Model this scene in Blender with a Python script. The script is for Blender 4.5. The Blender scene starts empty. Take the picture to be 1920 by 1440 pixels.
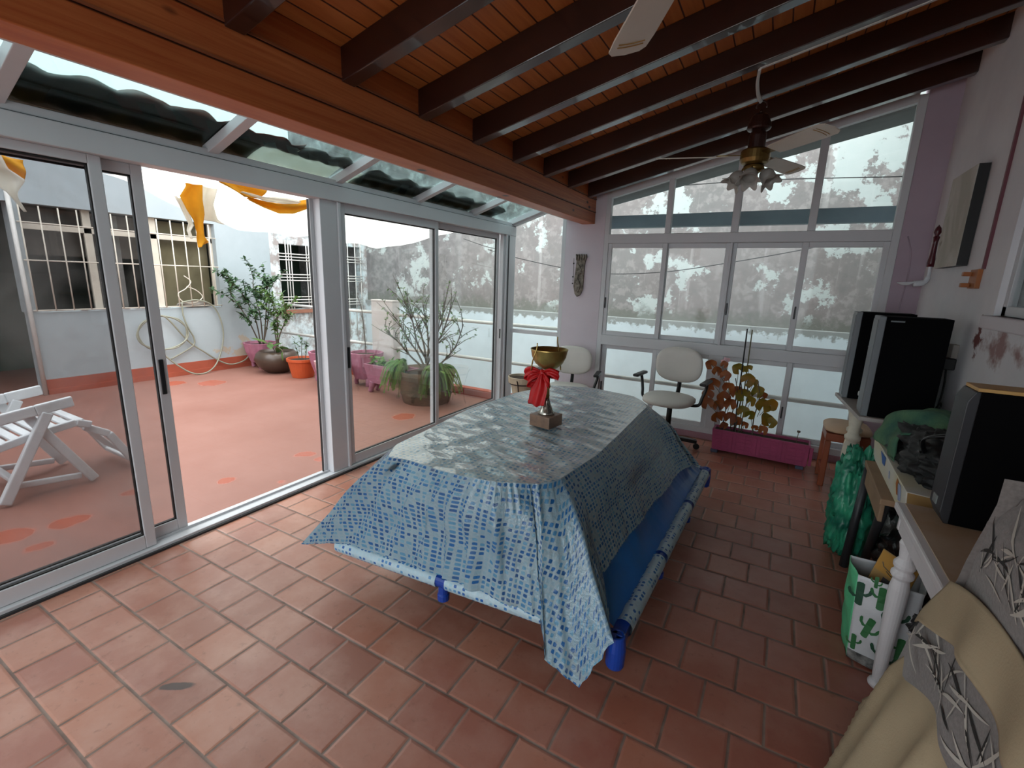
import bpy, bmesh, math, random
from mathutils import Vector, Matrix
random.seed(7)
S = bpy.context.scene
COL = S.collection
PI = math.pi
R = math.radians

# ------------------------------------------------------------------ camera
cam_d = bpy.data.cameras.new('camera'); cam = bpy.data.objects.new('camera', cam_d); COL.objects.link(cam)
yaw, pitch, roll, foc = -0.50874697, 0.22003343, -0.03350729, 875.70
fw = Vector((math.sin(yaw)*math.cos(pitch), math.cos(yaw)*math.cos(pitch), -math.sin(pitch)))
rt = Vector((math.cos(yaw), -math.sin(yaw), 0)); dn = fw.cross(rt)
rt2 = math.cos(roll)*rt + math.sin(roll)*dn; dn2 = -math.sin(roll)*rt + math.cos(roll)*dn
M3 = Matrix((rt2, -dn2, -fw)).transposed()
cam.matrix_world = Matrix.Translation((0, 0, 1.5)) @ M3.to_4x4()
cam_d.sensor_width = 36.0; cam_d.lens = 36.0*foc/1920.0
cam_d.clip_start = 0.02; cam_d.clip_end = 200
S.camera = cam

# ------------------------------------------------------------------ sky, exposure
W = bpy.data.worlds.new('overcast_sky'); S.world = W; W.use_nodes = True
wn = W.node_tree; wn.nodes.clear()
wo = wn.nodes.new('ShaderNodeOutputWorld'); wb = wn.nodes.new('ShaderNodeBackground')
wt = wn.nodes.new('ShaderNodeTexCoord'); ws = wn.nodes.new('ShaderNodeSeparateXYZ'); wr = wn.nodes.new('ShaderNodeValToRGB')
wr.color_ramp.elements[0].position = 0.0; wr.color_ramp.elements[0].color = (.62, .68, .72, 1)
wr.color_ramp.elements[1].position = .9; wr.color_ramp.elements[1].color = (.96, 1.0, 1.02, 1)
wn.links.new(wt.outputs['Generated'], ws.inputs[0]); wn.links.new(ws.outputs[2], wr.inputs[0])
wn.links.new(wr.outputs[0], wb.inputs[0]); wb.inputs[1].default_value = 1.9
wn.links.new(wb.outputs[0], wo.inputs[0])
# portals: they emit nothing, they only tell the renderer where daylight enters
def portal(name, loc, rot, sx, sy):
    l = bpy.data.lights.new(name, 'AREA'); l.shape = 'RECTANGLE'; l.size = sx; l.size_y = sy
    l.cycles.is_portal = True
    o = bpy.data.objects.new(name, l); COL.objects.link(o); o.location = loc; o.rotation_euler = rot
S.view_settings.view_transform = 'Standard'; S.view_settings.look = 'None'
S.view_settings.gamma = 1.0; S.view_settings.use_curve_mapping = False
S.view_settings.exposure = 1.6
S.cycles.use_denoising = True
S.cycles.max_bounces = 14; S.cycles.diffuse_bounces = 7; S.cycles.transparent_max_bounces = 24
S.cycles.glossy_bounces = 4; S.cycles.sample_clamp_indirect = 8.0
S.cycles.caustics_reflective = False; S.cycles.caustics_refractive = False

# ------------------------------------------------------------------ materials
def lin(c):
    if isinstance(c, str):
        c = [int(c[i:i+2], 16)/255 for i in (0, 2, 4)]
    return tuple((x/12.92 if x <= .04045 else ((x+.055)/1.055)**2.4) for x in c[:3]) + (1,)

class NT:
    def __init__(s, name):
        s.m = bpy.data.materials.new(name); s.m.use_nodes = True; s.t = s.m.node_tree; s.t.nodes.clear()
        s.out = s.t.nodes.new('ShaderNodeOutputMaterial')
    def n(s, typ, ins=None, **pr):
        x = s.t.nodes.new('ShaderNode'+typ)
        for k, v in pr.items(): setattr(x, k, v)
        for k, v in (ins or {}).items():
            if isinstance(v, bpy.types.NodeSocket): s.t.links.new(v, x.inputs[k])
            else: x.inputs[k].default_value = v
        return x
    def math(s, op, a, b=0.0, c=0.0):
        return s.n('Math', {0: a, 1: b, 2: c}, operation=op).outputs[0]
    def mix(s, f, a, b, mode='MIX'):
        x = s.t.nodes.new('ShaderNodeMix'); x.data_type = 'RGBA'; x.blend_type = mode
        for i, v in ((0, f), (6, a), (7, b)):
            if isinstance(v, bpy.types.NodeSocket): s.t.links.new(v, x.inputs[i])
            else: x.inputs[i].default_value = v
        return x.outputs[2]
    def ramp(s, f, stops):
        x = s.n('ValToRGB', {0: f}); e = x.color_ramp.elements
        while len(e) < len(stops): e.new(.5)
        for i, (p, c) in enumerate(stops):
            e[i].position = p; e[i].color = c if len(c) == 4 else tuple(c)+(1,)
        return x.outputs[0]
    def step(s, f, a, b):   # smooth 0..1 mask between a and b
        x = s.n('MapRange', {0: f, 1: a, 2: b, 3: 0.0, 4: 1.0}); x.clamp = True
        return x.outputs[0]
    def pos(s): return s.n('NewGeometry').outputs['Position']
    def obj(s): return s.n('TexCoord').outputs['Object']
    def noise(s, v, sc, det=4.0, rough=.55, dist=0.0):
        return s.n('TexNoise', {'Vector': v, 'Scale': sc, 'Detail': det, 'Roughness': rough, 'Distortion': dist}).outputs[0]
    def scale(s, v, sx, sy, sz):
        return s.n('Mapping', {'Vector': v, 'Scale': (sx, sy, sz)}).outputs[0]
    def xyz(s, v): return s.n('SeparateXYZ', {0: v}).outputs
    def pbr(s, col, rough=.5, metal=0.0, spec=.5, bump=None, bs=.2, bd=.01, coat=0.0, alpha=None, trans=None, sheen=0.0):
        ins = {'Base Color': col, 'Roughness': rough, 'Metallic': metal, 'Specular IOR Level': spec, 'Coat Weight': coat, 'Sheen Weight': sheen}
        if alpha is not None: ins['Alpha'] = alpha
        p = s.n('BsdfPrincipled', ins)
        if bump is not None:
            b = s.n('Bump', {'Height': bump, 'Strength': bs, 'Distance': bd})
            s.t.links.new(b.outputs[0], p.inputs['Normal'])
        if trans:   # translucent share for thin cloth and leaves
            tr = s.n('BsdfTranslucent', {0: col}); mx = s.n('MixShader', {0: trans, 1: p.outputs[0], 2: tr.outputs[0]})
            s.t.links.new(mx.outputs[0], s.out.inputs[0])
        else:
            s.t.links.new(p.outputs[0], s.out.inputs[0])
        return s.m

def simple(name, c, rough=.5, metal=0.0, var=.12, sc=6.0, bump=0.0, spec=.5, c2=None, trans=None, coat=0.0, sheen=0.0, bsc=40.0):
    k = NT(name); v = k.obj(); n = k.noise(v, sc)
    a = lin(c); b = lin(c2) if c2 else tuple(x*(1-var) for x in a[:3])+(1,)
    f = k.step(n, .35, .65)
    col = k.mix(f, a, b)
    bm_ = k.noise(v, bsc) if bump else None
    return k.pbr(col, rough, metal, spec, bm_, bump or .2, .01, coat, None, trans, sheen)

def glass_mat(name, tint, dirt=0.0, dirtcol='9a9a90'):
    k = NT(name)
    tr = k.n('BsdfTransparent', {0: tuple(tint)+(1,)}); gl = k.n('BsdfGlossy', {0: (1, 1, 1, 1), 'Roughness': .02})
    fr = k.n('Fresnel', {'IOR': 1.45}).outputs[0]
    sh = k.n('MixShader', {0: k.math('MULTIPLY', fr, .24), 1: tr.outputs[0], 2: gl.outputs[0]}).outputs[0]
    if dirt:
        v = k.obj(); n = k.noise(v, 2.2, 6, .6, .6)
        f = k.math('MULTIPLY', k.step(n, .42, .75), dirt)
        df = k.n('BsdfTranslucent', {0: lin(dirtcol)})
        sh = k.n('MixShader', {0: f, 1: sh, 2: df.outputs[0]}).outputs[0]
    k.t.links.new(sh, k.out.inputs[0]); return k.m

M = {}
M['alu'] = simple('painted_aluminium', 'c3c4c7', .42, .0, .05, 3, 0)
M['alu_dark'] = simple('grey_aluminium_shadow_gap', '2a2a2c', .6)
M['rubber'] = simple('black_rubber', '141414', .6)
M['black'] = simple('black_plastic', '0d0d0e', .45, var=.2)
M['glass'] = glass_mat('clear_pane_glass', (.95, .975, .97))
M['glass_dusty'] = glass_mat('dusty_pane_glass', (.80, .80, .805), .12, '8d8a86')
M['glass_roof'] = glass_mat('dirty_green_roof_glass', (.49, .56, .555), .16, 'a9b8b5')
M['wall_white'] = simple('white_plaster_interior', 'd3cfd3', .9, var=.05, sc=2, bump=.08)

def m_right_wall():
    k = NT('lilac_white_plaster'); p = k.pos(); x = k.xyz(p)
    n = k.noise(p, 2.5, 5); col = k.mix(k.step(n, .35, .7), lin('dddcde'), lin('d0ced2'))
    # damp patches where the paint has come off below the window
    n2 = k.noise(p, 7.0, 6, .6)
    dy = k.math('ABSOLUTE', k.math('SUBTRACT', x[1], 3.12)); dz = k.math('ABSOLUTE', k.math('SUBTRACT', x[2], 1.24))
    d = k.math('ADD', k.math('MULTIPLY', dy, 2.4), k.math('MULTIPLY', dz, 5.5))
    f = k.step(k.math('SUBTRACT', n2, k.math('MULTIPLY', d, .32)), .30, .46)
    col = k.mix(f, col, lin('9c7f7d'))
    dy = k.math('ABSOLUTE', k.math('SUBTRACT', x[1], 3.42)); dz = k.math('ABSOLUTE', k.math('SUBTRACT', x[2], 1.27))
    d = k.math('ADD', k.math('MULTIPLY', dy, 9.0), k.math('MULTIPLY', dz, 4.5))
    f = k.step(k.math('SUBTRACT', k.noise(p, 16.0, 6, .6), k.math('MULTIPLY', d, .40)), .30, .40)
    col = k.mix(f, col, lin('6f3f3c'))
    return k.pbr(col, .9, bump=k.noise(p, 60, 3), bs=.12)
M['wall_right'] = m_right_wall()
M['lilac'] = simple('mauve_plaster', 'c9c0c8', .9, var=.08, sc=2, bump=.1)
M['mauve'] = simple('dusty_mauve_plaster', 'ad9ca8', .9, var=.12, sc=2, bump=.1)
M['pink_curb'] = simple('pink_painted_curb', '9c7580', .7, var=.1)

def m_floor():
    k = NT('terracotta_floor_tiles'); p = k.pos()
    warp = k.noise(p, 3.0, 3)
    x = k.xyz(p)
    wx = k.math('ADD', x[0], k.math('MULTIPLY', k.math('SUBTRACT', warp, .5), .012))
    v = k.n('CombineXYZ', {0: k.math('ADD', wx, 2.308), 1: k.math('SUBTRACT', x[1], .956), 2: 0.0}).outputs[0]
    def brick(mort, smooth):
        b = k.n('TexBrick', {'Vector': v, 'Color1': (0, 0, 0, 1), 'Color2': (1, 1, 1, 1), 'Mortar': (0, 0, 0, 1), 'Scale': 1.0, 'Mortar Size': mort,
            'Mortar Smooth': smooth, 'Bias': 0.0, 'Brick Width': .205, 'Row Height': .193}, offset=.5, offset_frequency=2, squash=1.0, squash_frequency=1)
        return b
    b = brick(.0055, .35); b2 = brick(.014, 1.0)
    t = k.ramp(b.outputs['Color'], [(0, lin('92604f')), (.3, lin('a66d57')), (.55, lin('9a6352')), (.8, lin('b27a62')), (1, lin('9f6a59'))])
    n1 = k.noise(p, 5, 6, .6); n2 = k.noise(p, 28, 5, .65); n3 = k.noise(p, 1.3, 3)
    t = k.mix(k.math('MULTIPLY', k.step(n1, .42, .72), .45), t, lin('c49d8b'))
    t = k.mix(k.math('MULTIPLY', k.step(n2, .58, .75), .6), t, lin('7d5546'))
    t = k.mix(k.math('MULTIPLY', k.step(n3, .5, .75), .3), t, lin('8a5142'))
    # redder, darker tiles towards the right of the room
    t = k.mix(k.math('MULTIPLY', k.step(x[0], -1.2, .1), .4), t, lin('8a4034'))
    gro = k.mix(k.step(k.noise(p, 9, 4), .35, .65), lin('8a766b'), lin('6b564c'))
    col = k.mix(b.outputs['Fac'], t, gro)
    # dark tar smear near the door
    nn = k.noise(p, 14, 4)
    rx = k.math('ADD', x[0], 1.735); ry = k.math('SUBTRACT', x[1], .665)
    a = R(-35); u = k.math('ADD', k.math('MULTIPLY', rx, math.cos(a)), k.math('MULTIPLY', ry, -math.sin(a)))
    w = k.math('ADD', k.math('MULTIPLY', rx, math.sin(a)), k.math('MULTIPLY', ry, math.cos(a)))
    dd = k.math('SQRT', k.math('ADD', k.math('POWER', k.math('MULTIPLY', u, 1.0), 2.0), k.math('POWER', k.math('MULTIPLY', w, 3.6), 2.0)))
    f = k.step(k.math('ADD', dd, k.math('MULTIPLY', k.math('SUBTRACT', nn, .5), .07)), .07, .055)
    col = k.mix(k.math('MULTIPLY', f, .85), col, lin('33322f'))
    ro = k.math('ADD', .20, k.math('MULTIPLY', k.noise(p, 3.5, 5, .6), .30))
    ro = k.math('ADD', ro, k.math('MULTIPLY', b.outputs['Fac'], .3))
    hgt = k.math('ADD', k.math('MULTIPLY', b2.outputs['Fac'], -1.0), k.math('MULTIPLY', n1, .5))
    return k.pbr(col, ro, bump=hgt, bs=.45, bd=.006, spec=.5)
M['floor'] = m_floor()

def m_terrace():
    k = NT('salmon_painted_terrace'); p = k.pos(); x = k.xyz(p)
    b = k.n('TexBrick', {'Vector': p, 'Color1': (.4, .4, .4, 1), 'Color2': (.6, .6, .6, 1), 'Mortar': (0, 0, 0, 1), 'Scale': 1.0, 'Mortar Size': .004,
        'Mortar Smooth': .3, 'Brick Width': .3, 'Row Height': .3}, offset=.0, offset_frequency=2, squash=1.0, squash_frequency=1)
    n = k.noise(p, 1.6, 6, .6)
    t = k.mix(k.step(n, .3, .7), lin('94695d'), lin('885b4e'))
    t = k.mix(k.math('MULTIPLY', k.step(k.noise(p, 20, 4), .6, .8), .25), t, lin('9f6350'))
    t = k.mix(k.math('MULTIPLY', b.outputs['Fac'], .22), t, lin('8c5444'))
    # darker along the pots and the edge
    f = k.math('MULTIPLY', k.step(k.math('ADD', x[1], k.math('MULTIPLY', n, 1.2)), 4.3, 5.6), .5)
    t = k.mix(f, t, lin('7d5a4a'))
    # wet spots
    nn = k.math('MULTIPLY', k.math('SUBTRACT', k.noise(p, 6, 4), .5), .16)
    wet = None
    for (px, py, r) in ((-6.95, 3.1, .14), (-6.6, 3.42, .17), (-3.36, 2.42, .075), (-3.15, 2.43, .04), (-3.37, 1.78, .05), (-3.03, 1.98, .03), (-3.44, 3.74, .12), (-3.55, .95, .09), (-3.69, 1.31, .06), (-3.62, .7, .1), (-3.35, .75, .06)):
        dx = k.math('SUBTRACT', x[0], px); dy = k.math('SUBTRACT', x[1], py)
        d = k.math('ADD', k.math('SQRT', k.math('ADD', k.math('MULTIPLY', dx, dx), k.math('MULTIPLY', dy, dy))), nn)
        s_ = k.step(d, r+.012, r-.008)
        wet = s_ if wet is None else k.math('MAXIMUM', wet, s_)
    t = k.mix(k.math('MULTIPLY', wet, .6), t, lin('b0543a'))
    ro = k.math('SUBTRACT', .6, k.math('MULTIPLY', wet, .35))
    return k.pbr(t, ro, bump=n, bs=.1)
M['terrace'] = m_terrace()
M['red_skirt'] = simple('red_painted_skirting', 'a5523c', .6, var=.15, sc=3)

def m_wood(name, c1, c2, gap, axis, plank, off=0.0, rough=.45, knots=True):
    # planks: axis = index of the coordinate that steps across the boards
    k = NT(name); p = k.pos(); x = k.xyz(p)
    c = k.math('DIVIDE', k.math('SUBTRACT', x[axis], off), plank)
    idx = k.math('FLOOR', c); fr = k.math('FRACT', c)
    wn_ = k.n('TexWhiteNoise', {'W': idx}, noise_dimensions='1D').outputs[0]
    vv = k.n('CombineXYZ', {0: x[0], 1: k.math('ADD', x[1], k.math('MULTIPLY', wn_, 7.0)), 2: x[2]}).outputs[0]
    g = k.noise(k.scale(vv, 14 if axis == 0 else 5, .9, 30 if axis == 2 else 5), 2.0, 5, .6, .6)
    col = k.mix(k.step(g, .3, .7), lin(c1), lin(c2))
    col = k.mix(k.math('MULTIPLY', k.math('SUBTRACT', wn_, .3), .5), col, lin(c2))
    if knots:
        vo = k.n('TexVoronoi', {'Vector': k.scale(vv, 1.0, .8, 1.8 if axis == 2 else 1.0), 'Scale': 3.2, 'Randomness': 1.0}).outputs['Distance']
        col = k.mix(k.step(vo, .10, .05), col, lin('2f120a'))
    e = k.math('MINIMUM', fr, k.math('SUBTRACT', 1.0, fr))
    gp = k.step(e, .055, .02)
    col = k.mix(gp, col, lin(gap))
    return k.pbr(col, rough, bump=k.math('MULTIPLY', gp, -1.0), bs=.5, bd=.004)
M['ceil'] = m_wood('varnished_pine_ceiling_boards', 'd08a4c', 'b06632', '3a160a', 0, .0875, -1.80)
M['beam'] = m_wood('varnished_pine_fascia_boards', 'c97a45', 'a85329', '240a05', 2, .125, 2.075)
M['rafter'] = simple('dark_walnut_stained_rafter', '301813', .3, var=.35, sc=4, coat=.8)
M['pine'] = simple('varnished_pine', 'a0613f', .45, var=.25, sc=5)

def m_old_wall():
    k = NT('weathered_boundary_wall'); p = k.pos(); x = k.xyz(p)
    n1 = k.noise(p, .8, 6, .6); n2 = k.noise(p, 1.9, 10, .70); n3 = k.noise(p, 8, 8, .68); n4 = k.noise(p, 26, 5, .6)
    col = k.mix(k.step(n1, .36, .62), lin('857c7a'), lin('7b7876'))
    col = k.mix(k.math('MULTIPLY', k.step(n4, .35, .7), .35), col, lin('7b7774'))
    col = k.mix(k.math('MULTIPLY', k.step(n3, .50, .58), .55), col, lin('9a9491'))
    col = k.mix(k.math('MULTIPLY', k.step(n3, .42, .37), .5), col, lin('757270'))
    # peeled patches of older pale green white paint, more of them high up and to the right
    hi = k.math('ADD', n2, k.math('MULTIPLY', k.step(k.math('ADD', x[2], k.math('MULTIPLY', x[0], .12)), 1.5, 3.6), .09))
    col = k.mix(k.step(hi, .565, .585), col, k.mix(n3, lin('a9b3b0'), lin('babebb')))
    # darker, damp part towards the house
    f = k.math('MULTIPLY', k.step(k.math('ADD', x[0], k.math('MULTIPLY', n1, 1.6)), -3.7, -5.4), .72)
    f = k.math('MULTIPLY', f, k.step(n2, .60, .56))
    col = k.mix(f, col, k.mix(k.step(n3, .4, .6), lin('666464'), lin('8b8887')))
    st = k.noise(k.scale(p, 5, 1, .3), 1.0, 4)
    col = k.mix(k.math('MULTIPLY', k.step(st, .6, .68), .22), col, lin('d3cfcc'))
    f = k.math('MULTIPLY', k.step(k.math('ADD', x[2], k.math('MULTIPLY', k.math('SUBTRACT', n3, .5), .5)), 1.20, 1.05), .8)
    col = k.mix(f, col, lin('6c6d65'))
    return k.pbr(col, .95, bump=n3, bs=.35)
M['old_wall'] = m_old_wall()
def m_white_ext():
    k = NT('whitewashed_lower_wall'); p = k.pos(); x = k.xyz(p)
    n = k.noise(p, 3, 6, .62); n2 = k.noise(p, 11, 6, .65)
    col = k.mix(k.step(n, .3, .7), lin('cbd6da'), lin('bfcace'))
    col = k.mix(k.math('MULTIPLY', k.step(n2, .66, .72), .5), col, lin('a8b2b4'))
    e = k.math('ADD', x[2], k.math('MULTIPLY', k.math('SUBTRACT', n2, .5), .35))
    col = k.mix(k.step(e, .89, .93), col, lin('8c8f8c'))
    return k.pbr(col, .9, bump=n2, bs=.15)
M['white_ext'] = m_white_ext()
def m_house():
    k = NT('white_house_wall'); p = k.pos(); x = k.xyz(p)
    n = k.noise(p, 2.2, 5, .6); n2 = k.noise(p, 6, 6, .65)
    col = k.mix(k.step(n, .3, .7), lin('aab3b6'), lin('a0aaad'))
    dy = k.math('ABSOLUTE', k.math('SUBTRACT', x[1], 4.32)); dz = k.math('ABSOLUTE', k.math('SUBTRACT', x[2], .27))
    d = k.math('ADD', k.math('MULTIPLY', dy, 1.6), k.math('MULTIPLY', dz, 3.2))
    f = k.step(k.math('SUBTRACT', n2, k.math('MULTIPLY', d, .35)), .33, .37)
    col = k.mix(f, col, lin('b0a493'))
    return k.pbr(col, .9, bump=n2, bs=.1)
M['house'] = m_house()
def m_stained():
    k = NT('stained_old_render'); p = k.pos()
    n = k.noise(p, 5, 8, .68); n2 = k.noise(p, 1.6, 5)
    col = k.mix(k.step(n, .44, .56), lin('d5dedf'), lin('9d9490'))
    col = k.mix(k.math('MULTIPLY', k.step(n2, .5, .62), .5), col, lin('b5cfd6'))
    return k.pbr(col, .95, bump=n, bs=.3)
M['stained'] = m_stained()
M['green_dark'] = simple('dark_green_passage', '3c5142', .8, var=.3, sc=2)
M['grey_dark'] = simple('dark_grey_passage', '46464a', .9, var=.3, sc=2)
M['soffit'] = simple('grey_soffit_paint', '787c7a', .8, var=.1)
M['blue_grey'] = simple('blue_grey_steel', '8497a0', .5, var=.1)
M['concrete'] = simple('pale_concrete', '9b9690', .95, var=.2, sc=2)
M['white_metal'] = simple('white_painted_metal', 'd6d3cd', .4, var=.06)
M['white_plastic'] = simple('white_plastic', 'dcdfe0', .35, var=.05)
M['cream_plastic'] = simple('cream_grey_vinyl', 'c9c5be', .45, var=.06)
M['tile_roof'] = simple('brown_wet_roof_fabric', '5a4a36', .5, var=.4, sc=9)
# ------------------------------------------------------------------ mesh builder and scene helpers
ORG = {}
class MB:
    def __init__(s): s.bm = bmesh.new(); s.uvs = None
    def _face(s, vs):
        try: return s.bm.faces.new(vs)
        except ValueError: return None
    def hexa(s, c):
        v = [s.bm.verts.new(p) for p in c]
        for f in ((0, 3, 2, 1), (4, 5, 6, 7), (0, 1, 5, 4), (1, 2, 6, 5), (2, 3, 7, 6), (3, 0, 4, 7)): s._face([v[i] for i in f])
        return s
    def box(s, x0, x1, y0, y1, z0, z1):
        return s.hexa(((x0, y0, z0), (x1, y0, z0), (x1, y1, z0), (x0, y1, z0), (x0, y0, z1), (x1, y0, z1), (x1, y1, z1), (x0, y1, z1)))
    def bar(s, p0, p1, w, h, up=(0, 0, 1)):
        p0, p1 = Vector(p0), Vector(p1); d = (p1-p0).normalized(); up = Vector(up)
        a = d.cross(up)
        if a.length < 1e-4: a = d.cross(Vector((0, 1, 0)))
        a.normalize(); b = a.cross(d).normalized(); a *= w/2; b *= h/2
        return s.hexa([p0-a-b, p0+a-b, p1+a-b, p1-a-b, p0-a+b, p0+a+b, p1+a+b, p1-a+b])
    def tube(s, pts, r, seg=8, closed=False, cap=True, flat=1.0):
        pts = [Vector(p) for p in pts]; n = len(pts)
        rr = r if isinstance(r, (list, tuple)) else [r]*n
        tang = []
        for i in range(n):
            a = pts[(i-1) % n] if (closed or i > 0) else pts[i]; b = pts[(i+1) % n] if (closed or i < n-1) else pts[i]
            t = b-a; tang.append(t.normalized() if t.length > 1e-9 else Vector((0, 0, 1)))
        u = tang[0].orthogonal().normalized(); rings = []
        for i in range(n):
            u = (u - tang[i]*u.dot(tang[i]))
            u = u.normalized() if u.length > 1e-6 else tang[i].orthogonal().normalized()
            w = tang[i].cross(u)
            rings.append([s.bm.verts.new(pts[i]+u*(rr[i]*math.cos(2*PI*k/seg))+w*(rr[i]*flat*math.sin(2*PI*k/seg))) for k in range(seg)])
        for i in range(n if closed else n-1):
            A, B = rings[i], rings[(i+1) % n]
            for k in range(seg): s._face((A[k], A[(k+1) % seg], B[(k+1) % seg], B[k]))
        if cap and not closed: s._face(rings[0][::-1]); s._face(rings[-1])
        return s
    def lathe(s, prof, c=(0, 0, 0), seg=24, axis=(0, 0, 1), lobes=0, amp=0.0):
        c = Vector(c); ax = Vector(axis).normalized(); u = ax.orthogonal().normalized(); w = ax.cross(u); rings = []
        for r, z in prof:
            if r < 1e-5: rings.append([s.bm.verts.new(c+ax*z)])
            else: rings.append([s.bm.verts.new(c+ax*z+(u*math.cos(2*PI*k/seg)+w*math.sin(2*PI*k/seg))*(r*(1+amp*math.cos(lobes*2*PI*k/seg)))) for k in range(seg)])
        for A, B in zip(rings, rings[1:]):
            for k in range(seg):
                a0, a1 = A[k % len(A)], A[(k+1) % len(A)]; b0, b1 = B[k % len(B)], B[(k+1) % len(B)]
                q = []
                for v in (a0, a1, b1, b0):
                    if v not in q: q.append(v)
                if len(q) > 2: s._face(q)
        for rg, rev in ((rings[0], 1), (rings[-1], 0)):
            if len(rg) > 1: s._face(rg[::-1] if rev else rg)
        return s
    def prism(s, poly, vec):
        vec = Vector(vec); a = [s.bm.verts.new(p) for p in poly]; b = [s.bm.verts.new(Vector(p)+vec) for p in poly]; n = len(a)
        s._face(a[::-1]); s._face(b)
        for i in range(n): s._face((a[i], a[(i+1) % n], b[(i+1) % n], b[i]))
        return s
    def grid(s, fn, nu, nv, uv=None, closed=False):
        V = [[s.bm.verts.new(fn(i/(nu if closed else nu-1), j/(nv-1))) for i in range(nu)] for j in range(nv)]
        lay = s.bm.loops.layers.uv.verify() if uv else None
        for j in range(nv-1):
            for i in range(nu if closed else nu-1):
                i2 = (i+1) % nu
                f = s._face((V[j][i], V[j][i2], V[j+1][i2], V[j+1][i]))
                if f and lay:
                    for l, (a, b) in zip(f.loops, ((i, j), (i+1, j), (i+1, j+1), (i, j+1))):
                        l[lay].uv = uv(a/(nu if closed else nu-1), b/(nv-1))
        return s
    def leaf(s, p, d, n, L, wd, curl=.15):
        p, d, n = Vector(p), Vector(d).normalized(), Vector(n)
        a = d.cross(n); a = a.normalized() if a.length > 1e-5 else d.orthogonal().normalized(); n = a.cross(d).normalized()
        v = [s.bm.verts.new(q) for q in (p, p+d*L*.3+a*wd*.45+n*L*.02, p+d*L*.65+a*wd*.4-n*L*curl*.4, p+d*L-n*L*curl,
             p+d*L*.65-a*wd*.4-n*L*curl*.4, p+d*L*.3-a*wd*.45+n*L*.02, p+d*L*.35+n*L*.06, p+d*L*.68-n*L*curl*.15)]
        for f in ((0, 1, 6), (0, 6, 5), (1, 2, 7, 6), (6, 7, 4, 5), (2, 3, 7), (7, 3, 4)): s._face([v[i] for i in f])
        return s
    def build(s, name, m, parent=None, smooth=False, bevel=0.0, solid=0.0, subd=0, seg=2, local=False, struct=False, normals=True):
        if normals: bmesh.ops.recalc_face_normals(s.bm, faces=s.bm.faces)
        root = parent
        while root is not None and root.parent is not None: root = root.parent
        if root is not None:
            off = Vector((0, 0, 0)) if local else Vector(ORG.get(root.name, (0, 0, 0)))
        elif struct: off = Vector((0, 0, 0))
        else:
            co = [v.co for v in s.bm.verts]
            off = Vector(((min(c.x for c in co)+max(c.x for c in co))/2, (min(c.y for c in co)+max(c.y for c in co))/2, min(c.z for c in co)))
        if off.length: bmesh.ops.translate(s.bm, verts=s.bm.verts, vec=-off)
        me = bpy.data.meshes.new(name); s.bm.to_mesh(me); s.bm.free()
        if smooth:
            for p_ in me.polygons: p_.use_smooth = True
        for mm in (m if isinstance(m, (list, tuple)) else [m]): me.materials.append(mm)
        o = bpy.data.objects.new(name, me); COL.objects.link(o)
        if parent is not None: o.parent = parent
        else: o.location = off; ORG[o.name] = tuple(off)
        if solid: md = o.modifiers.new('solid', 'SOLIDIFY'); md.thickness = solid; md.offset = 0
        if bevel: md = o.modifiers.new('bevel', 'BEVEL'); md.width = bevel; md.segments = seg; md.limit_method = 'ANGLE'
        if subd: md = o.modifiers.new('sub', 'SUBSURF'); md.levels = subd; md.render_levels = subd
        return o

def tag(o, label=None, cat=None, group=None, kind=None):
    if label: o['label'] = label
    if cat: o['category'] = cat
    if group: o['group'] = group
    if kind: o['kind'] = kind
    return o
def thing(name, label, cat, loc=(0, 0, 0), group=None, rotz=0.0):
    o = bpy.data.objects.new(name, None); COL.objects.link(o); o.empty_display_size = .1
    o.location = loc; o.rotation_euler = (0, 0, rotz); ORG[o.name] = tuple(loc)
    return tag(o, label, cat, group)
def sroot(name):
    o = bpy.data.objects.new(name, None); COL.objects.link(o); o['kind'] = 'structure'; o.empty_display_size = .1; ORG[o.name] = (0, 0, 0); return o
def st(name, mb, m, bevel=0.0, smooth=False):
    o = mb.build(name, m, None, struct=True, bevel=bevel, smooth=smooth); o['kind'] = 'structure'; return o
def dup(root, loc, rotz=None, label=None, group=None):
    def cp(o, par):
        c = o.copy(); COL.objects.link(c)
        if par is not None: c.parent = par
        for ch in o.children: cp(ch, c)
        return c
    r = cp(root, None); r.location = loc
    if rotz is not None: r.rotation_euler = (0, 0, rotz)
    if label: r['label'] = label
    if group: r['group'] = group
    ORG[r.name] = tuple(loc)
    return r
def arc(c, r, a0, a1, n, plane='xy'):
    out = []
    for i in range(n):
        a = a0+(a1-a0)*i/(n-1); x, y = r*math.cos(a), r*math.sin(a)
        out.append(Vector(c)+Vector({'xy': (x, y, 0), 'xz': (x, 0, y), 'yz': (0, x, y)}[plane]))
    return out
def spline(P, n):
    P = [Vector(p) for p in P]; out = []
    for i in range(len(P)-1):
        p0 = P[max(i-1, 0)]; p1 = P[i]; p2 = P[i+1]; p3 = P[min(i+2, len(P)-1)]
        for j in range(n):
            t = j/n
            out.append(.5*((2*p1)+(p2-p0)*t+(2*p0-5*p1+4*p2-p3)*t*t+(3*p1-p0-3*p2+p3)*t**3))
    out.append(P[-1]); return out
def lerp(a, b, t): return a+(b-a)*t
# ------------------------------------------------------------------ room shell
XL, XR, YF, XB = -2.785, .95, 4.88, -1.783      # glass front, right wall, window wall, fascia
YB = -2.2                                       # wall behind the camera
def zr(x): return 2.312+.24*(x-XB)              # underside of the rafters
def zc(x): return 2.447+.24*(x-XB)              # underside of the ceiling boards
def zg(x): return 2.10+.327*(x-XL)              # glass roof strip

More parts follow.
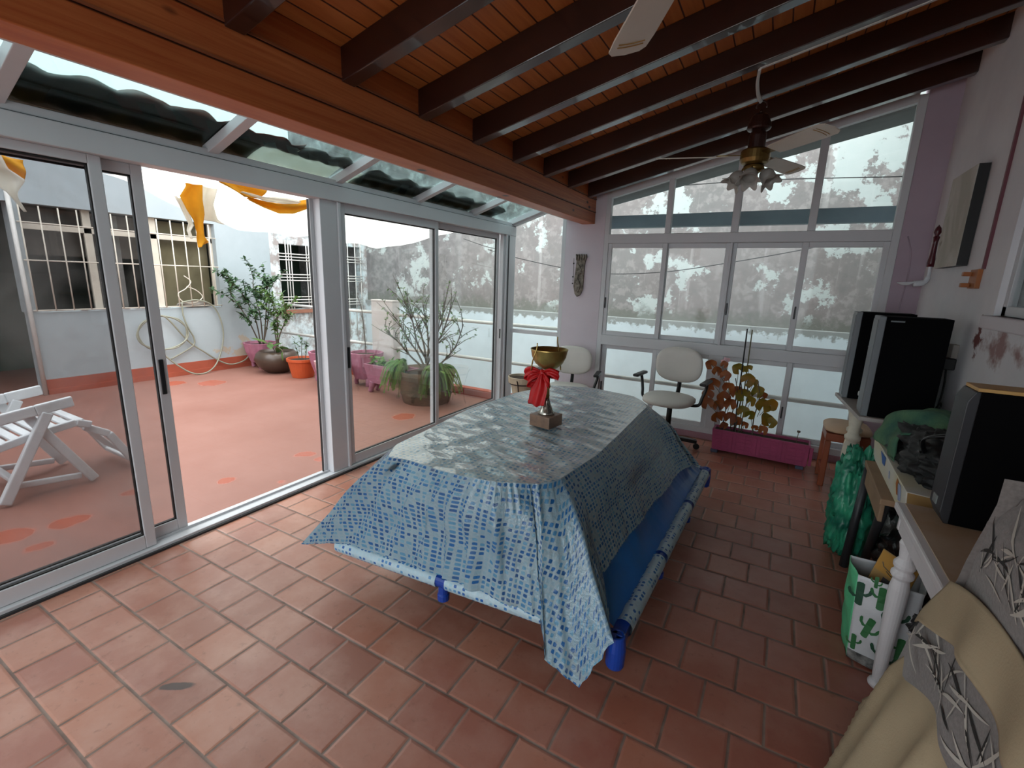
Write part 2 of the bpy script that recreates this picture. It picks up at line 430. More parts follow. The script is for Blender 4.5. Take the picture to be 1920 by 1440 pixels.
st('floor', MB().box(XL-.05, XR+.1, YB, YF+.06, -.08, 0), M['floor'])
st('floor_terrace', MB().box(-9.6, XL-.055, YB-1.2, 4.95, -.10, -.012), M['terrace'])
st('floor_yard', MB().box(-9.6, 4, 4.96, 7.2, -.9, -.7), M['concrete'])
# right wall; window opening lengthened past the camera to add daylight
wz0, wz1, wy0, wy1 = 1.40, 2.62, -1.9, 3.29
m = MB()
m.box(XR, XR+.16, YB, wy0, 0, 3.25).box(XR, XR+.16, wy1, YF+.12, 0, 3.25)
m.box(XR, XR+.16, wy0, wy1, 0, wz0).box(XR, XR+.16, wy0, wy1, wz1, 3.25)
st('wall_right', m, M['wall_right'])
# far wall: pillar, strip beside the right wall
st('wall_far', MB().box(-2.10, -1.672, YF-.03, YF+.12, 0, 2.47), M['lilac'])
st('wall_far_right', MB().box(.755, XR, YF-.03, YF+.12, 0, 3.15), M['mauve'])
# back of the room left open behind the camera, added to let daylight in
st('wall_back', MB().box(XL, XR+.16, YB-.15, YB, 2.6, 3.3).box(.55, XR+.16, YB-.15, YB, 0, 2.6), M['wall_white'])
st('floor_added_back', MB().box(XL-.05, 4, YB-5, YB-.151, -.12, -.02), M['concrete'])  # unseen pale ground, added to bounce daylight into the room
st('trim_1', MB().box(-1.672, .755, YF-.04, YF+.10, 0, .062).box(XL-.03, -2.10, YF-.04, YF+.10, 0, .03), M['pink_curb'], bevel=.004)
# ceiling boards (one sloping slab), eave outside
def slab(x0, x1, y0, y1, f, t):
    return MB().hexa(((x0, y0, f(x0)), (x1, y0, f(x1)), (x1, y1, f(x1)), (x0, y1, f(x0)), (x0, y0, f(x0)+t), (x1, y0, f(x1)+t), (x1, y1, f(x1)+t), (x0, y1, f(x0)+t)))
st('ceiling', slab(XB-.14, XR+.02, YB, YF+.10, zc, .06), M['ceil'])
st('trim_2', slab(XB-.3, XR+.5, YF+.101, 5.42, lambda x: 2.36+.218*(x+1.75), .08), M['soffit'])
# rafters every half metre
for k in range(-5, 9):
    y = .59+.5*k
    st('ceiling_rafter', slab(XB, XR+.0, y, y+.072, zr, .135), M['rafter'], bevel=.004)
# fascia beam of boards
m = MB().box(-1.925, XB, YB, YF-.03, 2.09, 2.50)
st('ceiling_beam', m, M['beam'], bevel=.004)
m = MB()
for z in (2.205, 2.33): m.box(XB, XB+.006, YB, YF-.03, z-.004, z+.004)
st('trim_3', m, M['pine'])
# aluminium gutter between the glass roof and the fascia
m = MB().box(-2.107, -2.02, YB, YF, 2.142, 2.50).box(-2.02, -1.9255, YB, YF, 2.115, 2.50)
st('trim_4', m, M['alu'], bevel=.003)

# ------------------------------------------------------------------ glass roof strip
gr = sroot('window_5')
for y in (-1.75, -.92, -.09, .745, 1.56, 2.395, 3.23, 4.055, 4.83):
    m = MB(); a, b = (XL-.01, y, zg(XL-.01)+.0), (-2.03, y, zg(-2.03)+.0)
    m.bar((a[0], y, a[2]+.022), (b[0], y, b[2]+.022), .055, .05)
    m.build('roof_bar', M['alu'], gr, bevel=.003)
ys = [-1.75, -.92, -.09, .745, 1.56, 2.395, 3.23, 4.055, 4.83]
for a, b in zip(ys, ys[1:]):
    MB().hexa([(x, y, zg(x)+dz) for dz in (.046, .052) for (x, y) in ((XL-.03, a+.01), (-2.03, a+.01), (-2.03, b-.01), (XL-.03, b-.01))]).build('roof_glass', M['glass_roof'], gr)
m = MB().box(XL-.055, XL+.045, YB, YF+.02, 1.985, 2.085).box(XL-.045, XL+.035, YB, YF+.02, 2.087, 2.125)
m.build('head_rail', M['alu'], gr, bevel=.004)
MB().box(XL-.052, XL+.04, YB, YF, 2.0845, 2.0875).build('seam', M['alu_dark'], gr)

# ------------------------------------------------------------------ sliding doors of the left side
def door(name, x, y0, y1, stile=.048, glass='glass', handle=None, z0=.03, z1=1.985, gap=True, bot=.075, top=.05):
    r = sroot(name); t = .034
    for a, b in ((y0, y0+stile), (y1-stile, y1)):
        MB().box(x-t/2, x+t/2, a, b, z0, z1).build('stile', M['alu'], r, bevel=.004)
    MB().box(x-t/2, x+t/2, y0+stile, y1-stile, z0, z0+bot).build('rail', M['alu'], r, bevel=.003)
    MB().box(x-t/2, x+t/2, y0+stile, y1-stile, z1-top, z1).build('rail', M['alu'], r, bevel=.003)
    MB().box(x-.003, x+.003, y0+stile-.005, y1-stile+.005, z0+bot-.005, z1-top+.005).build('glass_pane', M[glass], r)
    g = MB()
    for (a, b, c, d) in ((y0+stile, y0+stile+.006, z0+bot, z1-top), (y1-stile-.006, y1-stile, z0+bot, z1-top), (y0+stile, y1-stile, z1-top-.008, z1-top), (y0+stile, y1-stile, z0+bot, z0+bot+.006)):
        g.box(x-.009, x+.009, a, b, c, d)
    g.build('gasket', M['rubber'], r)
    if handle:
        hy, hz, hl = handle
        MB().box(x+t/2-.001, x+t/2+.007, hy-.011, hy+.011, hz-hl/2, hz+hl/2).build('door_handle', M['black'], r, bevel=.003)
    return r
door('door_1', XL-.005, .02, 1.065, .05, 'glass_dusty', None, top=.04)
door('door_2', XL-.052, .12, 1.245, .05, 'glass_dusty', (1.215, .93, .19), top=.05)
door('door_3', XL-.005, 2.405, 3.515, .048, 'glass', (2.43, .885, .16), top=.065)
door('door_4', XL-.052, 3.48, 4.66, .048, 'glass', None, top=.05)
door('door_5', XL-.005, -2.1, -.02, .05, 'glass_dusty')
r = sroot('door_6')
MB().box(XL-.09, XL+.04, YB, YF+.02, 0, .028).build('floor_track', M['alu'], r, bevel=.003)
MB().box(XL-.032, XL-.026, YB, 4.7, .028, .042).build('track_rib', M['alu'], r)
MB().box(XL+.04, XL+.055, YB, 4.7, 0, .012).build('shadow_gap', M['alu_dark'], r)
MB().box(XL-.09, XL+.02, 2.235, 2.375, .028, 1.985).build('post', M['alu'], r, bevel=.004)
MB().box(XL-.09, XL+.034, 2.375, 2.40, .028, 1.985).build('post', M['alu'], r, bevel=.004)
MB().box(XL-.075, XL-.045, 2.205, 2.2345, .028, 1.985).build('jamb', M['alu'], r, bevel=.003)
MB().box(XL-.07, XL-.05, 2.203, 2.209, .03, 1.98).build('gasket', M['rubber'], r)
MB().box(XL-.09, XL+.04, 4.70, YF+.02, .028, 2.09).build('post', M['alu'], r, bevel=.004)
MB().box(XL+.0405, XL+.048, 4.73, 4.742, .03, 1.98).build('seam', M['alu_dark'], r)
MB().box(XL-.02, XL+.02, 4.655, 4.70, .03, 1.985).build('jamb', M['alu'], r, bevel=.004)
MB().box(XL+.0145, XL+.022, 4.62, 4.638, .83, .94).build('door_handle', M['black'], r, bevel=.003)

# ------------------------------------------------------------------ narrow far window between corner post and pillar
r = sroot('window_1')
MB().box(-2.83, -2.795, YF-.03, YF+.03, .03, 2.13).build('window_frame', M['alu'], r, bevel=.003)
MB().box(-2.145, -2.10, YF-.03, YF+.03, .03, 2.40).build('window_frame', M['alu'], r, bevel=.003)
MB().box(-2.795, -2.145, YF-.03, YF+.03, .885, .93).build('window_rail', M['alu'], r, bevel=.003)
MB().box(-2.795, -2.145, YF-.03, YF+.03, .03, .09).build('window_rail', M['alu'], r, bevel=.003)
MB().bar((-2.82, YF, zg(-2.82)+.005), (-2.06, YF, zg(-2.06)+.005), .06, .05).build('window_rail', M['alu'], r, bevel=.003)
MB().hexa([(x, YF+dy, z) for dy in (-.003, .003) for (x, z) in ((-2.80, .09), (-2.14, .09), (-2.14, zg(-2.14)), (-2.80, zg(-2.80)))]).build('glass_pane', M['glass'], r)

# ------------------------------------------------------------------ big window wall
r = sroot('window_2'); f0, f1 = YF-.03, YF+.035
MB().box(-1.672, -1.622, f0, f1, .062, 2.44).build('window_frame', M['alu'], r, bevel=.004)
MB().box(.70, .755, f0, f1, .062, zr(.70)+.04).build('window_frame', M['alu'], r, bevel=.004)
MB().box(-1.622, .70, f0-.01, f1, 1.895, 1.985).build('transom', M['alu'], r, bevel=.004)
MB().box(-1.622, .70, f0-.01, f1, .85, .955).build('transom', M['alu'], r, bevel=.004)
MB().box(-1.672, .755, f0, f1, .062, .12).build('sill_rail', M['alu'], r, bevel=.004)
MB().hexa([(x, y, z) for (x, z0_) in ((-1.622, 0), (.70, 0)) for y in (f0, f1) for z in (zr(x)-.022, zr(x)+.02)][0:0] or
   [(-1.622, f0, zr(-1.622)-.012), (.70, f0, zr(.70)-.012), (.70, f1, zr(.70)-.012), (-1.622, f1, zr(-1.622)-.012),
    (-1.622, f0, zr(-1.622)+.14), (.70, f0, zr(.70)+.14), (.70, f1, zr(.70)+.14), (-1.622, f1, zr(-1.622)+.14)]).build('window_head', M['alu'], r)
for a, b in ((-1.068, -1.017), (-.481, -.419), (.117, .176)):
    MB().box(a, b, f0, f1, 1.985, zr(a)+.0).build('mullion', M['alu'], r, bevel=.004)
def sash(x0, x1, z0, z1, y, hx=None, sw=.045):
    q = MB().box(x0, x1, y-.014, y+.014, z0, z1)
    q.bm.free(); q = MB()
    for a, b in ((x0, x0+sw), (x1-sw, x1)): q.box(a, b, y-.015, y+.015, z0, z1)
    for a, b in ((z0, z0+sw), (z1-sw, z1)): q.box(x0+sw, x1-sw, y-.015, y+.015, a, b)
    o = q.build('sash', M['alu'], r, bevel=.003)
    MB().box(x0+sw-.004, x1-sw+.004, y-.003, y+.003, z0+sw-.004, z1-sw+.004).build('glass_pane', M['glass'], o)
    if hx is not None:
        zm = lerp(z0, z1, .36)
        MB().box(hx-.007, hx+.007, y-.024, y-.014, zm-.055, zm+.055).build('latch', M['black'], o, bevel=.002)
yi, yo = YF-.004, YF+.028
zt, zb = 1.895, .955
sash(-1.63, -1.028, zb, zt, yi, -1.612); sash(-1.065, -.462, zb, zt, yo, -1.045)
sash(-.457, .145, zb, zt, yo, -.432); sash(.105, .705, zb, zt, yi, .124)
MB().box(-.47, -.445, f0, f1, zb, zt).build('mullion', M['alu'], r, bevel=.003)
zt, zb = .85, .12
sash(-1.62, -1.03, zb, zt, yo, -1.60); sash(-1.07, -.49, zb, zt, yi, -.515)
sash(-.40, .175, zb, zt, yi, .15); sash(.14, .70, zb, zt, yo, .68)
MB().box(-.49, -.40, f0, f1, zb, zt).build('mullion', M['alu'], r, bevel=.004)
for a, b in ((-1.62, -1.068), (-1.017, -.481), (-.419, .117), (.176, .70)):
    MB().hexa([(x, YF+dy, z) for dy in (.0, .006) for (x, z) in ((a, 1.985), (b, 1.985), (b, zr(b)), (a, zr(a)))]).build('glass_pane', M['glass'], r)

# ------------------------------------------------------------------ window in the right wall
r = sroot('window_3')
MB().box(XR-.035, XR+.16, wy0-.05, wy1+.045, 1.335, wz0).build('window_sill', M['wall_white'], r, bevel=.008)
for x, y0, y1 in ((XR+.045, 2.0, wy1), (XR+.085, .72, 2.05), (XR+.045, -.60, .75), (XR+.085, wy0, -.57)):  # farthest sash is the real window, nearer ones added for daylight
    q = MB(); w = .05
    q.box(x-.018, x+.018, y1-w, y1, wz0, wz1).box(x-.018, x+.018, y0, y0+w, wz0, wz1).box(x-.018, x+.018, y0, y1, wz0, wz0+w).box(x-.018, x+.018, y0, y1, wz1-w, wz1)
    o = q.build('sash', M['alu'], r, bevel=.003)
    MB().box(x-.003, x+.003, y0+w, y1-w, wz0+w, wz1-w).build('glass_pane', M['glass'], o)
MB().box(XR+.062, XR+.068, wy0, wy1-.02, wz0, wz1).build('gasket', M['alu_dark'], r)
st('floor_added_side', MB().box(XR+.17, 3.4, -4, 4.8, -.1, -.02), M['concrete'])  # made-up yard with a low wall, open so sky light enters sideways
st('wall_neighbour', MB().box(3.4, 3.5, -4, 6, 0, 1.9), simple('ochre_inner_wall', 'c49a60', .9, var=.25, sc=3))

# ------------------------------------------------------------------ terrace surroundings
HX = -7.4
m = MB().box(HX-.2, HX, 1.97, 4.95, -.1, .95).box(HX-.2, HX, 4.10, 4.95, .95, 2.15).box(HX-.2, HX, .2, 4.95, 2.15, 2.95).box(HX-.2, HX, 1.95, 2.02, .95, 2.15)
m.box(HX-.2, HX, YB-1.2, .2, -.1, 2.95)
st('wall_house', m, M['house'])
m = MB().box(HX-.2, HX, 4.951, 5.12, -.9, 2.95).box(HX-.2, HX, 5.12, 5.96, -.9, .86).box(HX-.2, HX, 5.12, 5.96, 1.96, 2.95)
m.box(HX-.2, HX, 5.96, 6.5, -.9, 2.95).box(HX-.2, HX, 6.5, 6.92, 2.02, 2.95).box(HX-.2, HX, 6.92, 7.05, -.9, 2.95).box(HX-.2, HX, 6.5, 6.92, -.9, .82)
st('wall_house_old', m, M['stained'])
m = MB().box(-9.6, -9.5, YB, 7.05, -.1, 2.7).box(-9.5, HX-.2, 4.95, 5.05, -.1, 2.59).box(-9.5, HX-.2, .1, .2, -.1, 2.6)
st('wall_house_inner', m, M['green_dark'])
st('ceiling_house', MB().box(-9.6, HX-.2, 0, 7.05, 2.6, 2.75), M['grey_dark'])
st('floor_house', MB().box(-9.5, HX-.2, 4.9, 7.05, -.9, -.8), M['concrete'])
st('baseboard_house', MB().box(HX, HX+.012, 1.99, 4.95, -.012, .165).box(HX, HX+.03, 1.99, 4.95, -.012, .05), M['red_skirt'])
st('wall_boundary', MB().box(-9.6, 4.2, 7.05, 7.25, -.9, 4.6), M['old_wall'])
st('wall_boundary_lower', MB().box(HX, 4.2, 6.98, 7.0495, -.9, 1.0), M['white_ext'], bevel=.01)
st('wall_terrace_back', MB().box(-9.6, XL-.1, YB-1.4, YB-1.2, -.1, 3.4), M['house'])
st('trim_5', MB().box(HX, 1.2, 4.952, 5.06, -.9, .085), M['red_skirt'], bevel=.006)
st('wall_side', MB().box(1.12, 1.3, YF+.13, 7.05, -.9, 4.0), M['white_ext'])
# ------------------------------------------------------------------ pool liner over the table
def m_mosaic(name, base, blues, dens, cell, sq, rough, coat=0.0):
    k = NT(name); uv = k.n('UVMap').outputs[0]
    c = k.n('VectorMath', {0: uv, 1: (1/cell, 1/cell, 1)}, operation='MULTIPLY').outputs[0]
    fl = k.n('VectorMath', {0: c}, operation='FLOOR').outputs[0]; fr = k.n('VectorMath', {0: c}, operation='FRACTION').outputs[0]
    w = k.n('TexWhiteNoise', {'Vector': fl}, noise_dimensions='2D'); val = w.outputs[0]
    val2 = k.n('TexWhiteNoise', {'Vector': k.n('VectorMath', {0: fl, 1: (31.7, 11.3, 0)}, operation='ADD').outputs[0]}, noise_dimensions='2D').outputs[0]
    x = k.xyz(fr)
    ax = k.math('ABSOLUTE', k.math('SUBTRACT', x[0], .5)); ay = k.math('ABSOLUTE', k.math('SUBTRACT', x[1], .5))
    d = k.math('POWER', k.math('ADD', k.math('POWER', ax, 5.0), k.math('POWER', ay, 5.0)), .2)
    mask = k.step(d, sq+.03, sq-.03)
    on = k.math('LESS_THAN', val, dens)
    tone = k.ramp(val2, [(0, lin(blues[0])), (.45, lin(blues[1])), (.8, lin(blues[2])), (1, lin(blues[3]))])
    p = k.pos(); n = k.noise(p, 4, 5, .6)
    b = k.mix(k.step(n, .35, .7), lin(base[0]), lin(base[1]))
    off = k.mix(k.math('MULTIPLY', mask, .35), b, lin(blues[3]))
    col = k.mix(k.math('MULTIPLY', mask, on), off, tone)
    dirt = k.step(k.noise(p, 7, 6, .65), .60, .75)
    col = k.mix(k.math('MULTIPLY', dirt, .35), col, lin('8d8674'))
    wr = k.noise(k.scale(p, 1, 1, .6), 16, 4, .6, 1.2)
    return k.pbr(col, rough, spec=.5, bump=k.math('ADD', k.math('MULTIPLY', wr, .6), k.noise(p, 55, 3)), bs=.35, bd=.012, trans=.08, coat=coat)
M['mosaic'] = m_mosaic('blue_mosaic_pool_vinyl', ('93aab3', '7d97a4'), ('174a7c', '21609a', '4f87a8', '6f9cb2'), .80, .0225, .32, .24)
M['mosaic_top'] = m_mosaic('sheen_painted_mosaic_vinyl', ('b3c0c2', 'a5b3b6'), ('5a88a8', '6f9ab3', '88aabb', '9ab6c0'), .75, .0225, .29, .18, .8)  # same vinyl as the skirt, window sheen painted in as paler tones
M['sleeve'] = m_mosaic('pale_mosaic_sleeve_vinyl', ('b6cdd6', 'a6c2ce'), ('1d5aa0', '2a69ad', '5f9cc4', '9cc4d4'), .55, .021, .30, .35)
M['pool_blue'] = simple('plain_blue_pool_vinyl', '1f6fc0', .32, var=.2, sc=5, bump=.25, bsc=14)
M['joint_blue'] = simple('royal_blue_plastic', '123f9c', .3, var=.15)

# plain table that carries the cover
tb = thing('table', 'rectangular table hidden beneath the blue mosaic pool liner', 'table', (-1.05, 2.27, 0))
MB().box(-1.36, -.75, 1.56, 3.0, .70, .742).build('tabletop', M['pine'], tb, bevel=.01)
for x in (-1.2, -.92):
    for y in (2.0, 2.8): MB().box(x-.025, x+.025, y-.025, y+.025, 0, .70).build('leg', M['pine'], tb, bevel=.004)

lin_ = thing('pool_liner', 'blue mosaic paddling pool turned upside down over the table as a cover', 'pool', (-1.05, 2.27, .25))
TZ = .752
pairs = [((-1.354, 1.371), (-1.83, 1.27, .235)), ((-1.257, 1.394), (-1.58, 1.335, .285)), ((-1.079, 1.38), (-1.317, 1.335, .305)),
 ((-.969, 1.385), (-1.063, 1.352, .305)), ((-.84, 1.412), (-.82, 1.368, .295)), ((-.74, 1.462), (-.60, 1.375, .275)),
 ((-.70, 1.482), (-.575, 1.345, .14)), ((-.665, 1.535), (-.440, 1.36, .075)), ((-.647, 1.583), (-.345, 1.398, .285)),
 ((-.640, 1.66), (-.447, 1.565, .415)), ((-.616, 1.906), (-.44, 1.87, .42)), ((-.620, 2.25), (-.424, 2.20, .42)), ((-.632, 2.65), (-.392, 2.66, .42)), ((-.636, 2.881), (-.365, 2.95, .41)),
 ((-.69, 3.0), (-.335, 3.16, .33)), ((-.785, 3.108), (-.42, 3.36, .30)), ((-1.116, 3.175), (-1.10, 3.41, .30)), ((-1.379, 3.059), (-1.62, 3.33, .30)),
 ((-1.474, 2.7), (-1.72, 2.72, .30)), ((-1.499, 2.147), (-1.74, 2.1, .30)), ((-1.45, 1.74), (-1.75, 1.72, .28)), ((-1.429, 1.50), (-1.82, 1.45, .26))]
NS = 16
ring_t, ring_b, ring_k = [], [], []
for i, (t, b) in enumerate(pairs):
    t2, b2 = pairs[(i+1) % len(pairs)]
    L = max(2, int(math.dist(t, t2)*90)+int(math.dist(b, b2)*25))
    for j in range(L):
        s = j/L
        ring_t.append(Vector((lerp(t[0], t2[0], s), lerp(t[1], t2[1], s), TZ))); ring_b.append(Vector([lerp(b[q], b2[q], s) for q in range(3)])); ring_k.append(i+s)
# round the outline of the table top a little
for _ in range(6):
    ring_t = [(ring_t[i-1]+ring_t[i]*2+ring_t[(i+1) % len(ring_t)])/4 for i in range(len(ring_t))]
NR = len(ring_t)
arcl = [0.0]
for i in range(NR): arcl.append(arcl[-1]+(((ring_t[i]+ring_b[i])*.5)-((ring_t[(i+1) % NR]+ring_b[(i+1) % NR])*.5)).length)
cen = Vector((-1.05, 2.27, 0))
random.seed(11)
folds = [(1.25, .030, .16), (1.95, .026, .12), (2.62, .034, .11), (3.10, .034, .10), (3.52, .026, .10), (4.05, .022, .12), (5.35, -.022, .16), (0.45, .018, .3), (12.9, .03, .25), (13.6, .035, .2), (14.4, .03, .3), (10.5, .010, .3), (11.6, .012, .3)]
def skirt(u, v):
    i = int(round(u*NR)) % NR
    t, b = ring_t[i], ring_b[i]; p = t.lerp(b, v)
    out = (b-t); out.z = 0; out.normalize()
    # vinyl bows over the table edge, then hangs
    p += out*(.022*math.sin(PI*min(1, v*1.6))) + Vector((0, 0, .012*math.sin(PI*v)))
    kk = ring_k[i]; dsp = 0.0
    for c, a, w in folds:
        c2 = c + (.25*(v-.5) if c < 5 else 0)
        dsp += a*math.exp(-((kk-c2)/w)**2)*min(1, v*2.4)
    side = 1.0 if 0 < kk < 8 else (.25 if 8.5 < kk < 13 else .7)
    dsp += side*.006*math.sin(kk*17+v*3)*v + side*.004*math.sin(kk*41)*v
    # fine gathers just under the table edge on the near side
    if 0.5 < kk < 7: dsp += .006*math.sin(kk*37+1.3*math.sin(kk*9))*math.exp(-((v-.12)/.13)**2)
    return p+out*dsp
# unrolled coordinates for the printed squares, side by side round the table
sides = ((-.5, 8.0, 3.5), (8.0, 14.5, 11.2), (14.5, 17.5, 16.0), (17.5, 21.6, 19.3))
def side_of(k_): return next((s_ for s_ in sides if s_[0] <= k_ < s_[1]), sides[0])
ct, cb_ = [0.0], [0.0]
for i in range(NR): ct.append(ct[-1]+(ring_t[(i+1) % NR]-ring_t[i]).length); cb_.append(cb_[-1]+(ring_b[(i+1) % NR]-ring_b[i]).length)
mid = {}
for s_ in sides: mid[s_] = min(range(NR), key=lambda i: abs(ring_k[i]-s_[2]))
def skuv(u, v):
    i = int(round(u*NR)); s_ = side_of(ring_k[i % NR]) if i < NR else side_of(ring_k[NR-1]); m_ = mid[s_]
    return (lerp(ct[i]-ct[m_], cb_[i]-cb_[m_], v)+7*s_[2], v*.55)
mb = MB()
SV = 26
mb.grid(lambda u, v: skirt(u, v), NR, SV, closed=True, uv=skuv)
o = mb.build('liner_skirt', M['mosaic'], lin_, smooth=True)
mb = MB()
def topf(u, v):
    i = int(round(u*NR)) % NR; p = cen+Vector((0, 0, TZ)); q = ring_t[i].lerp(Vector((cen.x, lerp(cen.y, ring_t[i].y, .55), TZ)), 1-v)
    q.z += .004*math.sin(q.x*31+q.y*9)*math.sin(q.y*23)*(1-v**6) + .003*math.sin(q.y*61+q.x*17)*(1-v**6)
    return q
def topuv(u, v):
    q = topf(u, v); return (q.x, q.y)
mb.grid(topf, NR, 18, closed=True, uv=topuv)
mb.build('liner_top', M['mosaic_top'], lin_, smooth=True)
# plain blue band between the mosaic and the right rail
band = [i for i in range(NR) if 8.2 < ring_k[i] < 14.2]
mb = MB()
def bandf(u, v):
    i = band[min(len(band)-1, int(round(u*(len(band)-1))))]
    a = skirt(i/NR, .86); y = ring_b[i].y
    a = a+Vector((-.012, 0, -.004))
    yb = lerp(1.49, 3.27, u); tx = lerp(-.343, -.292, u)
    e = Vector((tx-.008, yb, .262)); p = a.lerp(e, v)
    p.x += -.02*math.sin(PI*v)+.007*math.sin(u*23+v*4)*math.sin(PI*v); p.z += -.012*math.sin(PI*v)
    return p
mb.grid(bandf, len(band), 10)
mb.build('liner_band', M['pool_blue'], lin_, smooth=True)
# rails: metal tubes inside mosaic sleeves, blue corner sockets and T joints
P_FL, P_FR, P_BR, P_BL = Vector((-1.66, 1.352, .25)), Vector((-.345, 1.452, .25)), Vector((-.288, 3.30, .25)), Vector((-1.62, 3.30, .25))
def rail(a, b, s0, s1, rad=.034):
    p0, p1 = a.lerp(b, s0), a.lerp(b, s1); d = (p1-p0).normalized(); n = Vector((-d.y, d.x, 0)); L = (p1-p0).length
    m_ = MB()
    def f(u, v):
        an = 2*PI*v; rr = rad*(1+.05*math.sin(u*L*60+3*math.sin(an))*(math.sin(an) > -.2))
        return p0.lerp(p1, u)+n*(rr*math.cos(an))+Vector((0, 0, rr*1.05*math.sin(an)))
    m_.grid(f, max(6, int(L*70)), 17, uv=lambda u, v: (u*L, v*.22))
    return m_.build('rail_sleeve', M['sleeve'], lin_, smooth=True)
rail(P_FL, P_FR, .0, .425); rail(P_FL, P_FR, .46, .975)
rail(P_FR, P_BR, .04, .315); rail(P_FR, P_BR, .335, .655); rail(P_FR, P_BR, .675, .97)
rail(P_BR, P_BL, .03, .97); rail(P_BL, P_FL, .03, .97)
for a, b, s in ((P_FL, P_FR, .4425), (P_FR, P_BR, .325), (P_FR, P_BR, .665)):
    c = a.lerp(b, s); d = (b-a).normalized()
    m_ = MB().lathe([(.025, -.034), (.031, -.034), (.031, .034), (.025, .034)], c, 16, d)
    m_.lathe([(.022, .0), (.022, .06), (.026, .062), (.026, .09), (.018, .092)], c, 14, (0, 0, -1))
    m_.build('tee_joint', M['joint_blue'], lin_, smooth=False, bevel=.002)
for c in (P_FR, P_BR, P_BL):
    sx = 1 if c.x > -1 else -1; sy = -1 if c.y < 2 else 1
    q = c+Vector((.0, .0, -.03))
    m_ = MB().lathe([(.030, -.075), (.034, -.065), (.036, .0), (.032, .035), (.030, .055), (.028, .058), (.02, .058), (.019, .0), (0, 0)], q, 20)
    m_.bar(c, c+Vector((-sx*.07, 0, 0)), .05, .05).bar(c, c+Vector((0, -sy*.09, 0)), .05, .05)
    m_.build('corner_joint', M['joint_blue'], lin_, bevel=.003)

# ------------------------------------------------------------------ trophy
M['gold'] = simple('worn_gilt_metal', 'c4a865', .3, .85, .3, 14, 0)
M['silver'] = simple('chromed_plastic', 'b5b0a4', .2, .9, .2)
M['marble'] = simple('brown_marble', '8b6f5c', .35, var=.35, sc=22)
M['ribbon'] = simple('red_satin_ribbon', 'c8161a', .42, var=.2, sc=10, trans=.15)
tc = (-.99, 2.155)
tr = thing('trophy_cup', 'gilt trophy bowl with a big red bow on a marble block', 'trophy', (tc[0], tc[1], TZ))
c = Vector((tc[0], tc[1], TZ))
mb = MB(); rot = Matrix.Rotation(R(-9), 3, 'Z')
pts = [c+rot @ Vector((x*.062, y*.062, z)) for z in (.005, .066) for x, y in ((-1, -1), (1, -1), (1, 1), (-1, 1))]
mb.hexa(pts).build('plinth', M['marble'], tr, bevel=.003)
MB().lathe([(.043, .066), (.044, .073), (.034, .085), (.030, .10), (.022, .115), (.016, .135), (.012, .16)], c, 28).build('foot', M['silver'], tr, smooth=True)
MB().lathe([(.013, .15), (.011, .20), (.016, .215), (.011, .23), (.013, .29), (.02, .30), (.02, .305)], c, 20).build('stem', M['gold'], tr, smooth=True)
MB().lathe([(.016, .30), (.045, .312), (.072, .338), (.088, .37), (.094, .402), (.097, .408), (.094, .41), (.086, .372), (.069, .345), (.04, .32), (0, .316)], c, 36).build('bowl', M['gold'], tr, smooth=True)
for sx, tp in ((-.028, .445), (.022, .468)):
    MB().tube(spline([(c.x+sx*2.3, c.y-.07+(sx > 0)*.11, c.z+.30), (c.x+sx*1.6, c.y-.092+(sx > 0)*.15, c.z+.36), (c.x+sx, c.y-.09+(sx > 0)*.14, c.z+tp-.03), (c.x+sx, c.y-.085+(sx > 0)*.13, c.z+tp)], 4), .0035, 6).build('handle', M['gold'], tr, smooth=True)
rb = thing('ribbon_bow', 'large red satin bow tied round the trophy stem', 'ribbon', (c.x, c.y-.03, c.z+.285))
def loopf(pts, w, name, fold=.006):
    P = spline(pts, 8); n = len(P); m_ = MB()
    def f(u, v):
        i = min(n-1, int(round(u*(n-1)))); p = P[i]; wd = w[0]+(w[1]-w[0])*math.sin(PI*min(1, u*1.0))**.7
        return p+Vector((0, -fold*math.sin(v*9+u*2), (v-.5)*wd))
    m_.grid(f, n, 8); return m_.build(name, M['ribbon'], rb, smooth=True, solid=.0012)
k0 = Vector((c.x-.012, c.y-.045, c.z+.288))
loopf([k0, k0+Vector((-.05, -.02, .012)), k0+Vector((-.098, -.01, -.012)), k0+Vector((-.07, .012, -.03)), k0+Vector((-.02, .0, -.01))], (.014, .05), 'bow_loop')
loopf([k0, k0+Vector((.05, -.02, .016)), k0+Vector((.092, -.005, .0)), k0+Vector((.07, .015, -.005)), k0+Vector((.015, .0, -.006))], (.014, .046), 'bow_loop')
loopf([k0, k0+Vector((-.045, -.03, -.02)), k0+Vector((-.073, -.02, -.05)), k0+Vector((-.045, .0, -.055)), k0+Vector((-.005, .0, -.02))], (.012, .05), 'bow_loop')
loopf([k0, k0+Vector((.035, -.03, -.02)), k0+Vector((.052, -.02, -.045)), k0+Vector((.03, .0, -.04)), k0+Vector((0, 0, -.02))], (.012, .05), 'bow_loop')
def tail(p0, p1, w0, w1, name, cut):
    m_ = MB(); p0, p1 = Vector(p0), Vector(p1)
    def f(u, v):
        p = p0.lerp(p1, v); w = lerp(w0, w1, min(1, v*2.2)); ed = cut*abs(u-.62)*1.6*(v > .98)
        return p+Vector(((u-.5)*w, -.014*math.sin(PI*u*1.0)-.006*math.sin(u*12+v*2), ed))
    m_.grid(f, 14, 22); m_.build(name, M['ribbon'], rb, smooth=True, solid=.0012)
tail(k0+Vector((.002, -.005, 0)), k0+Vector((-.022, -.012, -.175)), .02, .092, 'bow_tail', .03)
MB().lathe([(.0, -.022), (.014, -.016), (.018, 0), (.014, .016), (0, .022)], k0, 12).build('bow_knot', M['ribbon'], rb, smooth=True)

